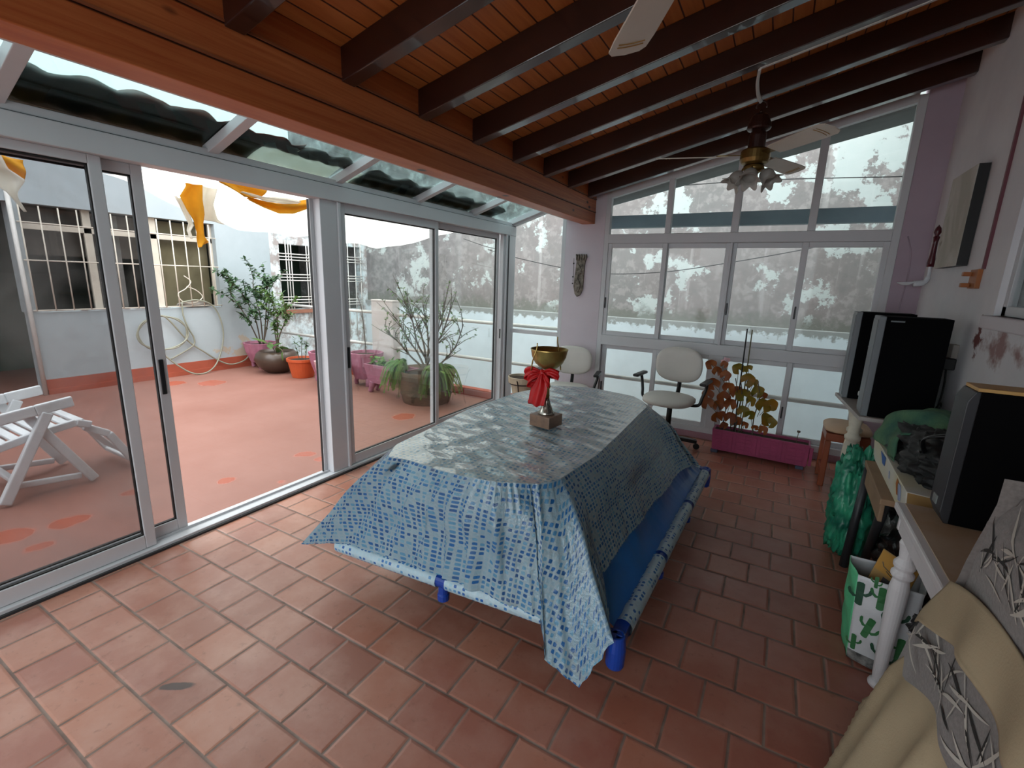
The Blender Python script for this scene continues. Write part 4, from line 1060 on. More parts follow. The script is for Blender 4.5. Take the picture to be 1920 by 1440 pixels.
# ------------------------------------------------------------------ slipcover with ruffles over a day bed
def m_print():
    k = NT('grey_leaf_print_cloth'); p = k.obj(); n = k.noise(p, 120, 2)
    g = k.mix(k.step(n, .3, .7), lin('77716e'), lin('68635f'))
    x = k.xyz(p)
    return k.pbr(g, .95, bump=n, bs=.15, sheen=.2)
M['print'] = m_print()
M['ruffle'] = simple('beige_ruffle_cloth', 'a8977a', .95, var=.15, sc=3, bump=.12, bsc=200)
M['leaf_w'] = simple('pale_leaf_print', 'b5b0a6', .95); M['leaf_k'] = simple('black_leaf_print', '23221f', .95)
sc_ = thing('slipcover', 'grey leaf-print slipcover with beige ruffles over a day bed', 'slipcover', (.65, .4, 0))
def yend(z):   # far end of the cover leans outwards towards the floor
    P = [(1.14, 1.20), (1.12, 1.24), (1.04, 1.27), (.95, 1.31), (.85, 1.34), (.75, 1.40), (.66, 1.46), (.56, 1.52), (.30, 1.64), (.04, 1.77), (0, 1.79)]
    for (za, ya), (zb_, yb_) in zip(P, P[1:]):
        if z >= zb_: return lerp(yb_, ya, min(1, (z-zb_)/(za-zb_)))
    return 1.79
Y0 = -.55
def fx(y, z): return .42+.010*math.sin(y*9+z*7)+.006*math.sin(y*23)
# upper printed body: rounded block
q = MB()
def body(u, v):
    y = lerp(Y0, 1.0, v); w = 1.0
    prof = [(.45, .0), (.45, .60), (.44, .90), (.43, 1.06), (.455, 1.135), (.52, 1.165), (.70, 1.175), (.92, 1.17), (.93, .9), (.93, .0)]
    t = u*(len(prof)-1); i = min(len(prof)-2, int(t)); x, z = [lerp(a, b, t-i) for a, b in zip(prof[i], prof[i+1])]
    y2 = lerp(Y0, min(yend(max(z, .76)), yend(z)) if x < .45 else yend(max(.78, min(z, 1.12)))-.02, v)
    dr = .05*(z/1.17)*max(0, v-.93)/.07
    return Vector((x+.006*math.sin(y2*14+z*9), y2, max(.005, z-dr*.4)))
q.grid(body, 46, 60); q_body = q
q = MB()   # closing end panel above the console
q.grid(lambda u, v: Vector((lerp(.43, .93, u), yend(max(.78, min(1.10, lerp(.77, 1.15, v))))-.022-.0*u, lerp(.77, 1.15, v))), 10, 8); q.build('end_panel', M['print'], sc_, smooth=True)
def ruffle(z1, z0, x1, x0, freq, amp, y_extra, seed, dz1, dz0, flare=0.0):
    random.seed(seed); ph = random.uniform(0, 6)
    def fold(y, v):
        w = math.sin(y*freq+ph+1.3*math.sin(y*freq*.29)+v*1.2); w = w*abs(w)**.2 if w > 0 else w
        x = lerp(x1, x0, v)-amp*v**.7*(w*.5+.5)
        if flare: x -= v*min(.12, max(0, flare*(1.70-y)))
        return x
    def f(u, v):
        s = max(0, (u-.86)/.14)**2; z = lerp(z1-dz1*s, z0-dz0*s, v); ye = yend(z)+y_extra; y = lerp(Y0, ye, u)
        return Vector((fold(y, v)+.02*s*v, y+amp*.5*math.cos(y*freq+ph)*v*(1-u**8), z+.006*math.sin(y*freq*.9)*(v > .9)))
    q = MB(); q.grid(f, 260, 18); return q, fold
q, _f = ruffle(.66, .012, .440, .432, 40, .050, -.03, 5, .12, .0, .40); q.build('skirt', M['ruffle'], sc_, smooth=True, solid=.004)
q_pan, f_pan = ruffle(.80, .600, .432, .418, 19, .014, .0, 6, .10, .26)
q, _f = ruffle(.915, .800, .430, .414, 21, .020, .0, 7, .06, .15); q.build('ruffle', M['ruffle'], sc_, smooth=True, solid=.004)
# leaf print: long thin blades printed on the cloth (kept inside the cloth's own mesh)
random.seed(42)
def blade(q, mi, y, z, ang, L, w, xf, zlo, zhi):
    n = 8; cv = random.uniform(-.7, .7); A, B = [], []
    for i in range(n):
        t = i/(n-1); a = ang+cv*t; yy = y+math.cos(ang+cv*t*.5)*L*t; zz = z+math.sin(ang+cv*t*.5)*L*t
        ww = w*math.sin(PI*min(.97, t*.9+.08)); ny, nz = -math.sin(a)*ww, math.cos(a)*ww
        if yy > yend(min(zz, 1.1))-.015 or not zlo < zz < zhi: return
        A.append((yy+ny, zz+nz)); B.append((yy-ny, zz-nz))
    A = [q.bm.verts.new((xf(*p), p[0], p[1])) for p in A]; B = [q.bm.verts.new((xf(*p), p[0], p[1])) for p in B]
    for i in range(n-1):
        f = q._face((A[i], B[i], B[i+1], A[i+1]))
        if f: f.material_index = mi
def xb(y, z): return (lerp(.440, .430, (z-.90)/.16) if z < 1.06 else lerp(.430, .455, (z-1.06)/.075))+.006*math.sin(y*14+z*9)-.0022
def xp(y, z): return f_pan(y, min(1, max(0, (.80-z)/.215)))-.0036
for q, xf, zlo, zhi, cs_ in ((q_body, xb, .93, 1.125, [(1.10, 1.05), (1.19, 1.0), (.98, 1.04), (.87, 1.0), (1.06, .96), (.75, 1.05), (.63, 1.0), (.5, 1.05), (.92, 1.09), (1.23, .94)]),
                     (q_pan, xp, .60, .79, [(1.40, .66), (1.30, .71), (1.20, .66), (1.10, .72), (1.0, .66), (.9, .71), (.78, .67), (.64, .7), (1.47, .62)])):
    for cy, cz in cs_:
        a0 = random.uniform(0, 6)
        for j in range(11): blade(q, 1 if j % 3 else 2, cy+random.uniform(-.02, .02), cz+random.uniform(-.02, .02), a0+j*.57, random.uniform(.05, .15), random.uniform(.002, .0048), xf, zlo, zhi)
PM = [M['print'], M['leaf_w'], M['leaf_k']]
q_body.build('printed_body', PM, sc_, smooth=True); q_pan.build('printed_panel', PM, sc_, smooth=True)
# ------------------------------------------------------------------ pink planter with geranium by the window wall
M['plum'] = simple('plum_pink_painted_pot', '9a3a62', .55, var=.2, sc=9)
M['pink_pot'] = simple('dusty_pink_painted_pot', 'a3687c', .6, var=.2, sc=8)
M['pink_pale'] = simple('pale_pink_painted_pot', 'c59a9c', .6, var=.15, sc=8)
M['soil'] = simple('dark_potting_soil', '3a2a1e', .95, var=.5, sc=40, bump=.8)
M['stem'] = simple('green_brown_stem', '5d5a3a', .7, var=.3)
M['twig'] = simple('grey_brown_twig', '5b4f42', .8, var=.3)
M['leaf'] = simple('mid_green_leaf', '45683a', .45, c2='6f8a4c', sc=9, trans=.3)
M['leaf_dark'] = simple('dark_green_leaf', '35523a', .4, c2='527048', sc=9, trans=.25)
M['leaf_fern'] = simple('bright_fern_leaf', '58863a', .5, c2='7ea04f', sc=9, trans=.35)
M['leaf_amber'] = simple('amber_geranium_leaf', '9a6a1e', .5, c2='6d6a1c', sc=8, trans=.4)
M['leaf_rust'] = simple('rusty_geranium_leaf', '7f3f22', .5, c2='93521f', sc=8, trans=.4)
M['petal'] = simple('pale_pink_petal', 'e3b9c0', .5, trans=.3)
M['foot_blue'] = simple('slate_blue_foot', '3c4258', .6)

pt = thing('planter_box', 'long plum pink brick-patterned planter with a straggly amber geranium by the window wall', 'planter', (.005, 4.56, 0))
ang = math.atan2(-.05, .75)
rotp = Matrix.Rotation(ang*.6, 3, 'Z'); pc = Vector((.005, 4.565, 0))
def pl(x, y, z): return pc+rotp @ Vector((x, y, z))
q = MB()
def tub(x0, x1, y0, y1, z0, z1, fl, th):   # hollow tapered trough
    o0 = [(x0+fl, y0+fl), (x1-fl, y0+fl), (x1-fl, y1-fl), (x0+fl, y1-fl)]; o1 = [(x0, y0), (x1, y0), (x1, y1), (x0, y1)]
    i1 = [(x0+th, y0+th), (x1-th, y0+th), (x1-th, y1-th), (x0+th, y1-th)]
    A = [q.bm.verts.new(pl(x, y, z0)) for x, y in o0]; B = [q.bm.verts.new(pl(x, y, z1)) for x, y in o1]
    C_ = [q.bm.verts.new(pl(x, y, z1)) for x, y in i1]; D = [q.bm.verts.new(pl(x, y, z1-.05)) for x, y in i1]
    q._face(A[::-1]); q._face(D)
    for U, V in ((A, B), (B, C_), (C_, D)):
        for i in range(4): q._face((U[i], U[(i+1) % 4], V[(i+1) % 4], V[i]))
tub(-.385, .385, -.085, .085, .03, .225, .012, .014)
# moulded bricks on the front: basket weave of horizontal and upright bricks
def rib(x0, x1, z0, z1):
    def yy(z): return -.085+.012*(1-(z-.03)/.195)
    q.hexa([pl(x, yy(z)-o_, z) for o_ in (-.002, .004) for x, z in ((x0, z0), (x1, z0), (x1, z1), (x0, z1))])
xs = -.37
random.seed(4)
for blk in range(4):
    for r_ in range(5):
        z0 = .045+r_*.034; off = .03*(r_ % 2)
        rib(xs+.002+off*.4, xs+.07, z0, z0+.027); rib(xs+.076, xs+.128-off*.3, z0, z0+.027)
    xs += .134
    for c_ in range(2): rib(xs+.002+c_*.03, xs+.027+c_*.03, .045, .208)
    xs += .062
q.build('trough', M['plum'], pt, bevel=.002)
MB().hexa([pl(x, y, z) for z in (.19, .205) for x, y in ((-.37, -.07), (.37, -.07), (.37, .07), (-.37, .07))]).build('soil', M['soil'], pt)
for x in (-.35, .33):
    for y in (-.05, .05): MB().hexa([pl(x+a, y+b, z) for z in (0, .03) for a, b in ((-.03, -.03), (.03, -.03), (.03, .03), (-.03, .03))]).build('foot', M['foot_blue'], pt, bevel=.004)
gp = pt
random.seed(9)
def round_leaf(q, p, nrm, up, r):
    nrm = Vector(nrm).normalized(); u = Vector(up)-nrm*Vector(up).dot(nrm); u.normalize(); w = nrm.cross(u)
    c = q.bm.verts.new(Vector(p)); ring = []
    n = 18
    for i in range(n):
        a = R(22)+(2*PI-R(44))*i/(n-1); rr = r*(1+.05*math.cos(a*5))
        ring.append(q.bm.verts.new(Vector(p)-u*math.cos(a)*rr+w*math.sin(a)*rr+nrm*(.18*r*math.cos(a*2.5)+.1*r)))
    for a, b in zip(ring, ring[1:]): q._face((c, a, b))
LV = [(1338+a, b, r) for a, b, r in ()]
def gl(px, pz, py=0.0): return pl(px, py, pz)
leaves = [(-.475, .80, 'r', .05), (-.42, .745, 'r', .045), (-.36, .82, 'r', .035), (-.34, .72, 'r', .05), (-.44, .62, 'r', .06), (-.47, .52, 'r', .055), (-.46, .44, 'r', .06), (-.38, .42, 'r', .05),
 (-.30, .62, 'r', .055), (-.33, .52, 'r', .06), (-.27, .47, 'r', .055), (-.25, .78, 'a', .055), (-.17, .80, 'a', .04), (-.16, .70, 'a', .06), (-.12, .66, 'a', .055), (-.07, .60, 'a', .06), (-.02, .57, 'r', .035),
 (-.18, .56, 'a', .065), (-.24, .57, 'r', .06), (-.11, .52, 'a', .05), (-.01, .50, 'a', .065), (.05, .515, 'a', .055), (-.16, .41, 'a', .055), (-.10, .40, 'a', .045), (.03, .38, 'a', .065), (.07, .36, 'a', .05),
 (-.32, .34, 'r', .05), (-.26, .33, 'r', .055), (-.20, .31, 'r', .045), (-.38, .31, 'r', .05), (-.13, .29, 'r', .035), (.02, .275, 'r', .045), (-.30, .25, 'r', .04), (-.22, .26, 'r', .04), (-.05, .28, 'r', .03)]
ga, grr, gs = MB(), MB(), MB()
stemsx = [-.30, -.24, -.20, -.15, -.06]
for (x, z, k_, r_) in leaves:
    yv = random.uniform(-.07, .05); p = pl(x, yv, z); q = ga if k_ == 'a' else grr
    nrm = Vector((random.uniform(-.5, .5), -1+random.uniform(-.1, .6), random.uniform(-.2, .7)))
    round_leaf(q, p, nrm, (random.uniform(-.8, .8), 0, 1), r_)
    sx = min(stemsx, key=lambda s_: abs(s_-x)); b = pl(sx+(x-sx)*.3, 0, max(.24, z-.12))
    gs.tube([b, (b+p)/2+Vector((0, 0, .01)), p], .0025, 5)
for sx in stemsx:
    gs.tube(spline([pl(sx, 0, .2), pl(sx-.01, .01, .35), pl(sx+.01, -.01, .55), pl(sx-.02, 0, .70)], 5), [.005]*11+[.004]*5, 6)
ga.build('foliage', M['leaf_amber'], gp, smooth=True, normals=False); grr.build('foliage', M['leaf_rust'], gp, smooth=True, normals=False); gs.build('stems', M['twig'], gp, smooth=True)
q = MB()
for i in range(9):
    d = Vector((random.uniform(-1, 1), random.uniform(-.6, .6), random.uniform(-1, 1))).normalized(); q.leaf(pl(-.355, -.02, .84)+d*.012, d, (0, -1, .3), .035, .03)
q.build('blossom', M['petal'], gp, smooth=True, normals=False)
for x, z1, m_ in ((-.225, 1.145, 'black'), (-.185, 1.14, 'stem')):
    MB().tube([pl(x+.01, .02, .2), pl(x, .03, z1)], .006 if m_ == 'black' else .005, 8).build('plant_stake', M[m_], pt)
MB().tube([pl(.28, .02, .2), pl(.285, .02, .30)], .003, 6).lathe([(.012, 0), (.014, .014), (0, .018)], pl(.285, .02, .295), 8).build('dry_twig', M['twig'], pt)

# ------------------------------------------------------------------ pot on an iron stand by the narrow window
po = thing('flower_pot', 'cream flower pot full of dark soil on a wire stand behind the table', 'pot', (-2.38, 4.50, .17))
MB().lathe([(0, .17), (.09, .17), (.13, .38), (.155, .385), (.16, .455), (.148, .455), (.142, .42), (.0, .42)], (-2.38, 4.50, 0), 30).build('pot_body', simple('cream_ceramic', 'b7a68f', .5, var=.12), po, smooth=False, bevel=.003)
MB().lathe([(0, .418), (.143, .418), (.143, .428), (0, .435)], (-2.38, 4.50, 0), 24).build('soil', M['soil'], po)
ps = thing('plant_stand', 'black wire plant stand holding the cream pot', 'plant stand', (-2.38, 4.50, 0))
MB().tube(arc((-2.38, 4.50, .375), .140, 0, 2*PI, 25)[:-1], .006, 6, closed=True).build('ring', M['black'], ps, smooth=True)
MB().tube(arc((-2.38, 4.50, .16), .10, 0, 2*PI, 25)[:-1], .006, 6, closed=True).build('ring', M['black'], ps, smooth=True)
for i in range(3):
    a = R(120*i+160); d = Vector((math.cos(a), math.sin(a), 0)); b = Vector((-2.38, 4.50, 0))
    MB().tube(spline([b+d*.185+Vector((0, 0, .43)), b+d*.15+Vector((0, 0, .375)), b+d*.105+Vector((0, 0, .16)), b+d*.13+Vector((0, 0, .006))], 5), .006, 6).build('leg', M['black'], ps, smooth=True)

# ------------------------------------------------------------------ things on the walls
pic = thing('picture', 'pale unframed canvas with black edges on the right wall', 'picture', (XR, 4.1, 1.67))
k = NT('faded_canvas_painting'); v_ = k.obj(); n_ = k.noise(v_, 2.6, 4, .55, 1.0); c_ = k.mix(k.step(n_, .4, .62), lin('a9a498'), lin('c8c3bd')); c_ = k.mix(k.step(k.noise(v_, 4.4, 4, .5, .8), .6, .68), c_, lin('857c6c')); k.pbr(c_, .8); M['canvas'] = k.m
MB().box(XR-.055, XR-.004, 3.86, 4.34, 1.67, 2.245).build('canvas_block', M['black'], pic)
MB().box(XR-.0575, XR-.055, 3.862, 4.34, 1.67, 2.245).build('canvas_face', M['canvas'], pic)
sp_ = thing('hanging_ladle', 'decorative ladle with dark red handle and blue and white bowl on the wall', 'ladle', (XR, 4.57, 1.555))
m_dr = simple('dark_red_lacquer', '4f1420', .3); m_por = simple('white_porcelain', 'd5d8dd', .2); m_pbl = simple('blue_porcelain_paint', '4a6cab', .25)
MB().lathe([(0, 1.69), (.022, 1.69), (.024, 1.72), (.016, 1.78), (.014, 1.86), (.020, 1.90), (.012, 1.905), (.012, 1.912), (.022, 1.93), (.017, 1.96), (0, 1.985)], (XR-.03, 4.575, 0), 14).build('handle', m_dr, sp_, smooth=True)
MB().tube(spline([(XR-.03, 4.575, 1.695), (XR-.03, 4.57, 1.62), (XR-.05, 4.56, 1.578), (XR-.11, 4.55, 1.567)], 6), [.012]*7+[.018]*6+[.022]*6, 10).build('neck', m_por, sp_, smooth=True)
q = MB(); 
def ldl(u, v):
    a = 2*PI*u; x = XR-.155+math.cos(a)*.055*v; y = 4.545+math.sin(a)*.035*v; return Vector((x, y, 1.555+.022*v*v+.004*math.cos(a)*v))
q.grid(ldl, 24, 8, closed=True); bl = q.build('bowl', m_por, sp_, smooth=True, solid=.004)
q = MB(); q.grid(lambda u, v: ldl(u, .25+v*.4)+Vector((-.012, 0, .004)), 20, 4, closed=True); q.build('blue_motif', m_pbl, bl, smooth=True)
kh = thing('key_rack', 'small orange brown wooden block with two pegs on the right wall', 'key rack', (XR, 3.67, 1.535))
m_kw = simple('orange_brown_wood', 'a2602f', .5, var=.2)
MB().box(XR-.022, XR, 3.58, 3.70, 1.535, 1.64).build('board', m_kw, kh, bevel=.002)
for z in (1.553, 1.615): MB().box(XR-.06, XR-.022, 3.665, 3.695, z-.012, z+.012).build('peg', m_kw, kh, bevel=.003)
tag(MB().box(XR-.013, XR, 3.553, 3.573, 1.64, 2.95).build('wall_cable', simple('dark_red_cable_cover', '6a3540', .6)), 'thin dark red cable running up the right wall above the key rack', 'cable')
tag(MB().tube(spline([(.80, YF-.035, 1.93), (.84, YF-.035, 1.80), (.85, YF-.035, 1.62), (.84, YF-.035, 1.40), (.84, YF-.035, 1.25), (.83, YF-.035, 1.0)], 6), .0045, 6).build('cable', M['mauve'], smooth=True), 'thin loose cable hanging down the mauve strip of far wall', 'cable')
og = thing('wall_ornament', 'carved wooden column ornament hanging on the narrow pillar', 'ornament', (-1.90, YF-.05, 1.36))
m_og = simple('weathered_grey_carving', '8d857a', .8, c2='4d463d', sc=28, bump=.5)
q = MB(); q.prism([(x, YF-.031, z) for x, z in ((-1.975, 1.45), (-1.955, 1.37), (-1.93, 1.34), (-1.89, 1.36), (-1.865, 1.42), (-1.86, 1.68), (-1.845, 1.775), (-1.965, 1.785), (-1.955, 1.70))], (0, -.02, 0))
q.build('plaque', m_og, og, bevel=.004)
for i in range(5): MB().tube([(-1.955+i*.027, YF-.055, 1.785), (-1.952+i*.026, YF-.057, 1.725)], [.010, .006], 8).build('flute', m_og, og, smooth=True)
q = MB().lathe([(.0, -.02), (.02, -.014), (.024, 0), (.016, .014), (0, .018)], (-1.905, YF-.052, 1.60), 12, (0, -1, 0)).lathe([(0, -.01), (.016, -.006), (.012, .008), (0, .012)], (-1.915, YF-.052, 1.50), 10, (0, -1, 0))
q.tube(spline([(-1.93, YF-.056, 1.68), (-1.895, YF-.06, 1.62), (-1.93, YF-.06, 1.54), (-1.895, YF-.06, 1.46), (-1.92, YF-.056, 1.39)], 5), .006, 6); q.build('carved_vine', m_og, og, smooth=True)
MB().tube(spline([(-1.99, YF-.04, 1.745), (-1.985, YF-.045, 1.60), (-1.987, YF-.04, 1.50)], 5), .002, 5).build('string', M['black'], og)
for z in (1.69, 1.55, 1.48): MB().lathe([(0, -.009), (.008, -.004), (.008, .004), (0, .009)], (-1.987, YF-.045, z), 8).build('bead', M['black'], og)

# ------------------------------------------------------------------ outside the window wall
rl = thing('railing', 'white two pipe railing along the edge of the terrace', 'railing', (-3, 5.03, .08))
for z in (.955, .48):
    MB().tube([(-4.72, 5.03, z), (1.1, 5.03, z)], .022, 12).build('pipe', M['white_metal'], rl, smooth=True)
    MB().tube([(-7.38, 5.03, z+.01), (-5.15, 5.03, z+.01)], .022, 12).build('pipe', M['white_metal'], rl, smooth=True)
tag(MB().box(-5.14, -4.73, 4.955, 5.10, .086, 1.13).box(-5.145, -4.725, 4.95, 5.105, 1.13, 1.155).build('masonry_post', simple('pale_pinkish_render', 'd2c9c5', .9, var=.1, sc=3), bevel=.006), 'wide pale masonry post interrupting the terrace railing', 'post')
tag(MB().box(-2.2, 1.12, 5.38, 5.48, 2.105, 2.235).build('steel_beam', M['blue_grey']), 'blue grey steel beam crossing outside the upper window panes', 'beam')
cbls = [[(-4.4, 6.9, 1.98), (-3.9, 6.9, 1.86), (-3.0, 6.9, 1.70), (-2.3, 6.9, 1.63), (-1.5, 6.9, 1.67), (-.8, 6.9, 1.78), (.1, 6.9, 1.96), (1.1, 6.9, 2.2)], [(-1.3, 6.9, 2.80), (-.3, 6.9, 2.80), (1.1, 6.9, 2.74)], [(-4.9, 6.9, 2.16), (-4.4, 6.9, 2.02), (-3.98, 6.9, 1.96)]]
for P, lb in zip(cbls, ('sagging black wire in front of the boundary wall, seen through the middle panes', 'thin straight wire high on the boundary wall behind the fan', 'short black wire on the boundary wall left of the corner post')):
    tag(MB().tube(spline(P, 6), .006, 5).build('wire', M['black'], smooth=True), lb, 'wire')
# ------------------------------------------------------------------ barred windows of the house
r = sroot('window_4')
m_fr = simple('cream_window_frame', 'd6cdbd', .6, var=.1)
for a, b in ((2.02, 2.06), (2.60, 2.68), (3.30, 3.38), (4.06, 4.10)): MB().box(HX-.14, HX-.09, a, b, .96, 2.15).build('window_frame', m_fr, r, bevel=.004)
MB().box(HX-.14, HX-.02, 2.02, 4.10, .935, .965).build('window_sill', M['stained'], r)
MB().box(HX-.14, HX-.09, 2.02, 4.10, 1.88, 1.94).build('window_frame', m_fr, r)
MB().box(HX-.30, HX-.27, 2.03, 4.08, 1.60, 2.13).build('lightening_panel_top', simple('brown_grey_panel', '8f877c', .9, var=.2), r)  # panel added behind the glass to lighten the dark window
MB().box(HX-.12, HX-.115, 2.03, 4.09, .97, 2.14).build('glass_pane', M['glass_dusty'], r)
MB().box(HX-.25, HX-.22, 3.38, 4.08, .95, 2.13).build('lightening_panel', simple('olive_panel', 'b5aa84', .9, var=.3, sc=3), r)  # this and the next: pale panels added inside to lighten the panes
MB().box(HX-.25, HX-.22, 2.68, 3.0, .95, 2.13).build('lightening_panel', simple('pale_grey_panel', 'b9b7b0', .9, var=.3, sc=3), r)
gz = thing('window_grille', 'cream iron bars over the wide house window behind the hose', 'window grille', (HX+.03, 3.1, .96))
for y in [2.02+.165*i for i in range(13)]: MB().tube([(HX+.03, y, .965), (HX+.03, y, 2.13)], .008, 6).build('bar', m_fr, gz, smooth=True)
for z in (.975, 1.535, 1.945): MB().tube([(HX+.028, 1.99, z), (HX+.028, 4.09, z)], .008, 6).build('bar', m_fr, gz, smooth=True)
MB().tube(spline([(HX+.03, 3.60, 1.40), (HX+.035, 3.68, 1.32), (HX+.04, 3.60, 1.22), (HX+.035, 3.50, 1.15), (HX+.03, 3.55, 1.04), (HX+.03, 3.7, 1.02), (HX+.03, 3.82, 1.1), (HX+.03, 3.74, 1.2), (HX+.03, 3.62, 1.25)], 6), .007, 5).build('scroll', m_fr, gz, smooth=True)
tag(MB().tube([(HX+.02, 1.965, -.01), (HX+.02, 1.955, 2.3)], .022, 10).build('drain_pipe', M['white_metal'], smooth=True), 'white pipe standing at the corner of the dark house passage', 'pipe')
g2 = thing('window_grille', 'white double bar lattice over the old house window beyond the railing', 'window grille', (HX+.03, 5.5, .8))
for y in (5.22, 5.27, 5.32, 5.62, 5.67, 5.72, 5.93): MB().tube([(HX+.03, y, .70), (HX+.03, y, 2.02)], .009, 6).build('bar', M['white_metal'], g2, smooth=True)
for z in (.98, 1.03, 1.08, 1.36, 1.41, 1.46, 1.70, 1.75, 1.80): MB().tube([(HX+.04, 5.08, z), (HX+.04, 5.98, z)], .009, 6).build('bar', M['white_metal'], g2, smooth=True)
MB().box(HX-.02, HX+.05, 5.06, 5.98, .80, .86).build('ledge', simple('brick_red_ledge', '9c6a55', .8), g2)
g3 = thing('window_grille', 'narrow white lattice beside the corner of the boundary wall', 'window grille', (HX+.03, 6.7, .7))
for y in (6.46, 6.50, 6.54, 6.72, 6.86): MB().tube([(HX+.03, y, .3), (HX+.03, y, 2.1)], .009, 6).build('bar', M['white_metal'], g3, smooth=True)
for z in (.92, .97, 1.02, 1.36, 1.41, 1.46, 1.72, 1.77, 1.82): MB().tube([(HX+.04, 6.44, z), (HX+.04, 6.9, z)], .008, 6).build('bar', M['white_metal'], g3, smooth=True)
# ------------------------------------------------------------------ garden hose coiled on the house wall
hx = HX+.045
P = []
for i in range(26):
    a = R(80)-i*2*PI/12.5; rr = .30+.012*math.sin(i*1.7); P.append((hx+.02+.006*(i % 3), 3.24+rr*math.cos(a)*1.02, .62+rr*.76*math.sin(a)))
P += [(hx, 3.55, .48), (hx, 3.75, .30), (hx, 3.92, .16), (hx+.03, 4.08, .07), (hx+.03, 4.25, .075), (hx+.02, 4.38, .13), (hx, 4.46, .25)]
P2 = [(hx, 3.53, 1.03), (hx, 3.525, .85), (hx+.01, 3.57, .66), (hx, 3.63, .52), (hx, 3.6, .40), (hx+.01, 3.3, .25)]
P3 = [(hx, 3.53, 1.03), (hx+.01, 3.72, 1.06), (hx+.01, 3.92, .99), (hx+.01, 4.02, .80), (hx+.01, 4.05, .55), (hx+.02, 3.99, .30), (hx+.06, 3.86, .09), (hx+.10, 3.68, .0), (hx+.10, 3.5, .03), (hx+.05, 3.34, .17), (hx+.02, 3.2, .33), (hx+.02, 3.02, .45)]
q = MB().tube(spline(P, 4), .011, 6).tube(spline(P2, 5), .011, 6).tube(spline(P3, 5), .011, 6)
hs = thing('garden_hose', 'grey garden hose coiled and looped on the white house wall', 'hose', (hx, 3.5, .03))
q.build('hose_coil', simple('grey_green_hose', '8d8d7c', .5, var=.15), hs, smooth=True)
# folded rag on the sill
tag(blob(HX-.03, 3.72, 1.0, .06, .22, .035, 51, .15).build('folded_rag', simple('faded_grey_rag', '9a958c', .9, var=.3, sc=9), smooth=True), 'faded rag lying on the sill of the barred house window', 'rag')

# ------------------------------------------------------------------ potted plants on the terrace
TF = -.012
def fluted_pot(name, label, x, y, r0, r1, h, mm, legs=True, rim='pink_pale', group=None):
    t = thing(name, label, 'pot' if name == 'plant_pot' else 'potted plant', (x, y, TF), group)
    z0 = TF+(.10 if legs else 0)
    MB().lathe([(0, z0), (r0, z0), (lerp(r0, r1, .5)*1.06, lerp(z0, TF+h, .5)), (r1, TF+h), (r1*.88, TF+h), (r1*.82, TF+h-.05), (0, TF+h-.05)], (x, y, 0), 40, lobes=10, amp=.035).build('pot_body', M[mm], t, smooth=False, bevel=.002)
    MB().lathe([(0, TF+h-.052), (r1*.84, TF+h-.052), (r1*.84, TF+h-.04), (0, TF+h-.03)], (x, y, 0), 20).build('soil', M['soil'], t)
    if legs:
        for i in range(3):
            a = R(120*i+200); d = Vector((math.cos(a), math.sin(a), 0)); b = Vector((x, y, 0))
            MB().tube(spline([b+d*r0*.7+Vector((0, 0, z0+.02)), b+d*r0*1.0+Vector((0, 0, TF+.06)), b+d*r0*.95+Vector((0, 0, TF))], 4), .03, 8).build('leg', M[mm], t, smooth=True)
    return t
p_corner = fluted_pot('potted_shrub', 'tall leafy shrub in a plum pink fluted pot in the house corner', -7.14, 4.50, .16, .25, .40, 'pink_pot')
cp = thing('potted_shrub', 'bushy young shrub in a round dark brown clay pot beside the corner pot', 'potted plant', (-6.62, 4.42, TF))
MB().lathe([(0, TF), (.15, TF), (.27, TF+.10), (.32, TF+.20), (.29, TF+.29), (.25, TF+.33), (.24, TF+.33), (.22, TF+.28), (0, TF+.28)], (-6.62, 4.42, 0), 32).build('pot_body', simple('dark_glazed_clay', '4d3e34', .3, var=.3, sc=5), cp, smooth=True)
MB().lathe([(0, TF+.28), (.23, TF+.28), (.23, TF+.29), (0, TF+.30)], (-6.62, 4.42, 0), 20).build('soil', M['soil'], cp)
op = thing('potted_seedling', 'small seedling in a bright orange plastic pot', 'potted plant', (-6.03, 4.42, TF))
MB().lathe([(0, TF), (.15, TF), (.20, TF+.24), (.215, TF+.24), (.215, TF+.28), (.20, TF+.28), (.19, TF+.24), (0, TF+.24)], (-6.03, 4.42, 0), 30).build('pot_body', simple('orange_plastic', 'c2552c', .45, var=.12), op, smooth=False, bevel=.002)
MB().lathe([(0, TF+.24), (.19, TF+.24), (.19, TF+.25), (0, TF+.26)], (-6.03, 4.42, 0), 20).build('soil', M['soil'], op)
p_succ = fluted_pot('potted_succulent', 'low succulents in a pink fluted pot right of the orange pot', -5.52, 4.42, .14, .22, .43, 'pink_pot')
fluted_pot('plant_pot', 'pale pink fluted pot half hidden by the door post', -5.10, 4.16, .13, .20, .38, 'pink_pale')
p_sap = fluted_pot('potted_sapling', 'thin bare sapling in a dusty pink fluted pot just right of the door post', -4.92, 4.62, .16, .23, .46, 'pink_pot')
